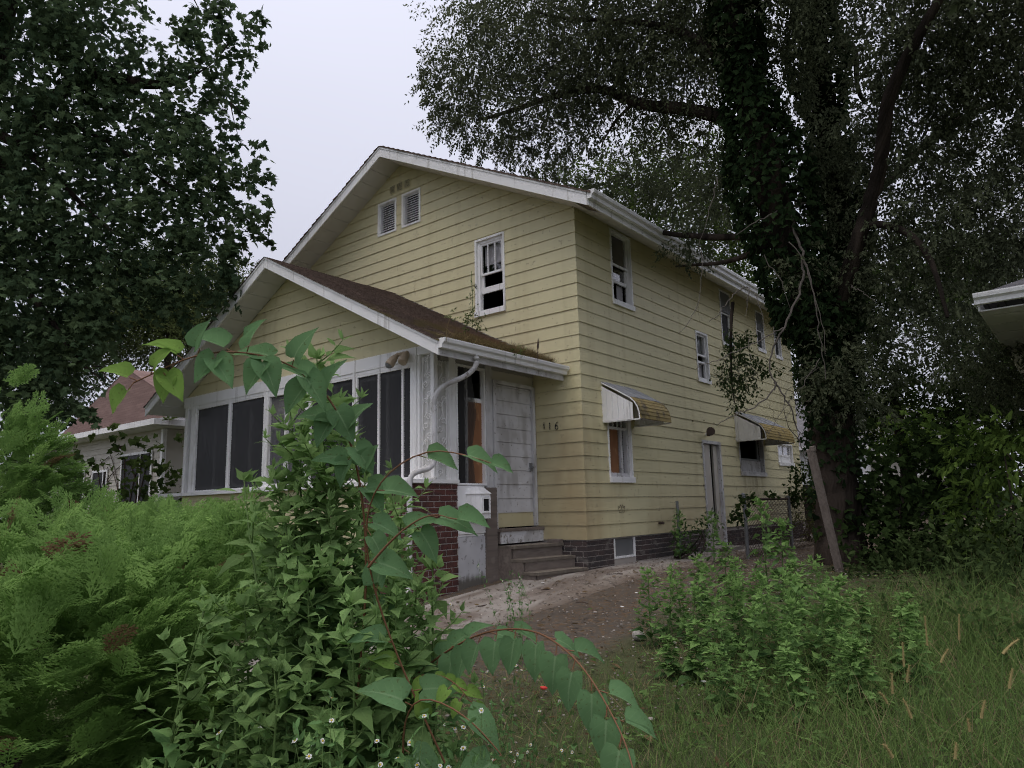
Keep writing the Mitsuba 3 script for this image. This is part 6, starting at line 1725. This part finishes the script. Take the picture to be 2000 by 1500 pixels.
# dead thatch lying on the lower edge of the porch roof
n_ = 9000
yy = R.uniform(PYF + .35, PYB - .25, n_)
up_ = np.abs(R.normal(0, .15, n_)) * (.4 + .9 * meshkit.noise(np.stack([yy * 4, yy * 0, yy * 0], 1)))
xx = XE + .05 - up_
zz = PT - (xx - PRX) * PS + .02 + R.uniform(0, .13, n_) * meshkit.noise(np.stack([yy * 5, yy * 0 + 4, yy * 0], 1))
m, c = scatter((np.array([[-.03, 0, 0], [.03, 0, 0], [0, 1, 0]]), np.array([[0, 1, 2]])), frame(np.stack([xx, yy, zz], 1), unit(R.normal(0, .8, (n_, 3)) + [.2, 0, .5]), R.standard_normal((n_, 3)), R.uniform(.04, .14, n_)), tones(n_, (.09, .07, .035), (.26, .20, .10)))
scene['roof_thatch'] = mikit.ply(m, 'grass_blade', color=c)
labels['roof_thatch'] = {'label': 'dead grass and moss lying along the porch roof edge', 'kind': 'stuff'}

# litter on the ground
n_ = 5200
lx = R.uniform(-.4, 4.5, n_); ly = R.uniform(-6.5, 5, n_)
m, c = scatter(QUAD, frame(np.stack([lx, ly, g(lx, ly) + .028], 1), unit(R.normal(0, 1, (n_, 3)) * [1, 1, .12]), unit(R.normal(0, .25, (n_, 3)) + [0, 0, 1]), R.uniform(.015, .055, n_) * np.where(R.random(n_) < .06, 2.0, 1)), tones(n_, (.07, .05, .03), (.17, .12, .065)))
scene['leaf_litter'] = mikit.ply(m, 'grass_blade', color=c)
labels['leaf_litter'] = {'label': 'dry brown leaf scraps scattered over dirt and path', 'kind': 'stuff'}


def pebble(r, s):  # noqa
    m_ = trimesh.creation.icosphere(subdivisions=1 if s == 2 else 2)
    v_ = np.array(m_.vertices)
    v_ = v_ * (1 + .35 * (meshkit.noise(v_ * 1.6 + s) - .5)[:, None]) * r
    return v_, np.array(m_.faces)


n_ = 1500
gx, gy = R.uniform(.0, 3.6, n_), R.uniform(-5.5, 4, n_)
pb = pebble((1, .8, .5), 2)
ms_ = frame(np.stack([gx, gy, g(gx, gy) + .016], 1), unit(R.normal(0, 1, (n_, 3)) * [1, 1, .05]), np.tile([0, 0, 1.0], (n_, 1)), R.uniform(.004, .014, n_) * np.where(R.random(n_) < .05, 1.8, 1))
m, c = scatter(pb, ms_, tones(n_, (.12, .10, .085), (.34, .31, .28)))
scene['gravel'] = mikit.ply(m, 'grit', color=c)
labels['gravel'] = {'label': 'small pale pebbles strewn over the dirt and the path', 'kind': 'stuff'}
p_ = np.array((2.51,-3.06,-0.23))
v, f = pebble((.06, .05, .045), 3)
k = put('stone', (v + [p_[0], p_[1], g(p_[0], p_[1]) + .03], f), 'pale_stone', smooth=40, label='fist-sized pale stone on the dirt beside the weed patch', cat='stone')
p_ = np.array((2.60,-4.60,-0.37))
v, f = pebble((.028, .02, .012), 5)
put('litter', (v + [p_[0], p_[1], g(p_[0], p_[1]) + .045], f), 'red_litter', label='crumpled red wrapper in the grass below the knotweed arch', cat='litter')
for p_, lab in (((1.58,-1.43,-0.08), 'white paper scrap on the dirt beside the path'), ((1.79,-2.11,-0.14), 'tiny white scrap on the dirt in front of the patch'), ((0.08,-1.20,-0.06), 'white scrap at the foot of the wooden steps'), ((3.53,-3.98,-0.31), 'white scrap in the grass by the low weed')):
    v, f = pebble((.022, .014, .006), 7)
    put('litter', (v + [p_[0], p_[1], g(p_[0], p_[1]) + .03], f), 'white_petal', label=lab, cat='litter')
for (x_, y_), lab in (((.35, -1.6), 'thin brown twig lying on the path in front of the bottom step'), ((.55, -.4), 'thin brown twig on the path beside the brick foundation corner'), ((1.35, -2.1), 'thin brown twig on the bare dirt beside the path edge'), ((.2, -2.6), 'thin brown twig on the path near the brick pier')):
    a = R.random() * 3.14
    ln = R.uniform(.14, .24)
    put('fallen_twig', tube([(x_, y_, g(x_, y_) + .03), (x_ + ln * .5 * math.cos(a), y_ + ln * .5 * math.sin(a), g(x_, y_) + .036), (x_ + ln * math.cos(a + .3), y_ + ln * math.sin(a + .3), g(x_, y_) + .03)], .006, 5), 'rusty', label=lab, cat='twig', group='fallen twigs')
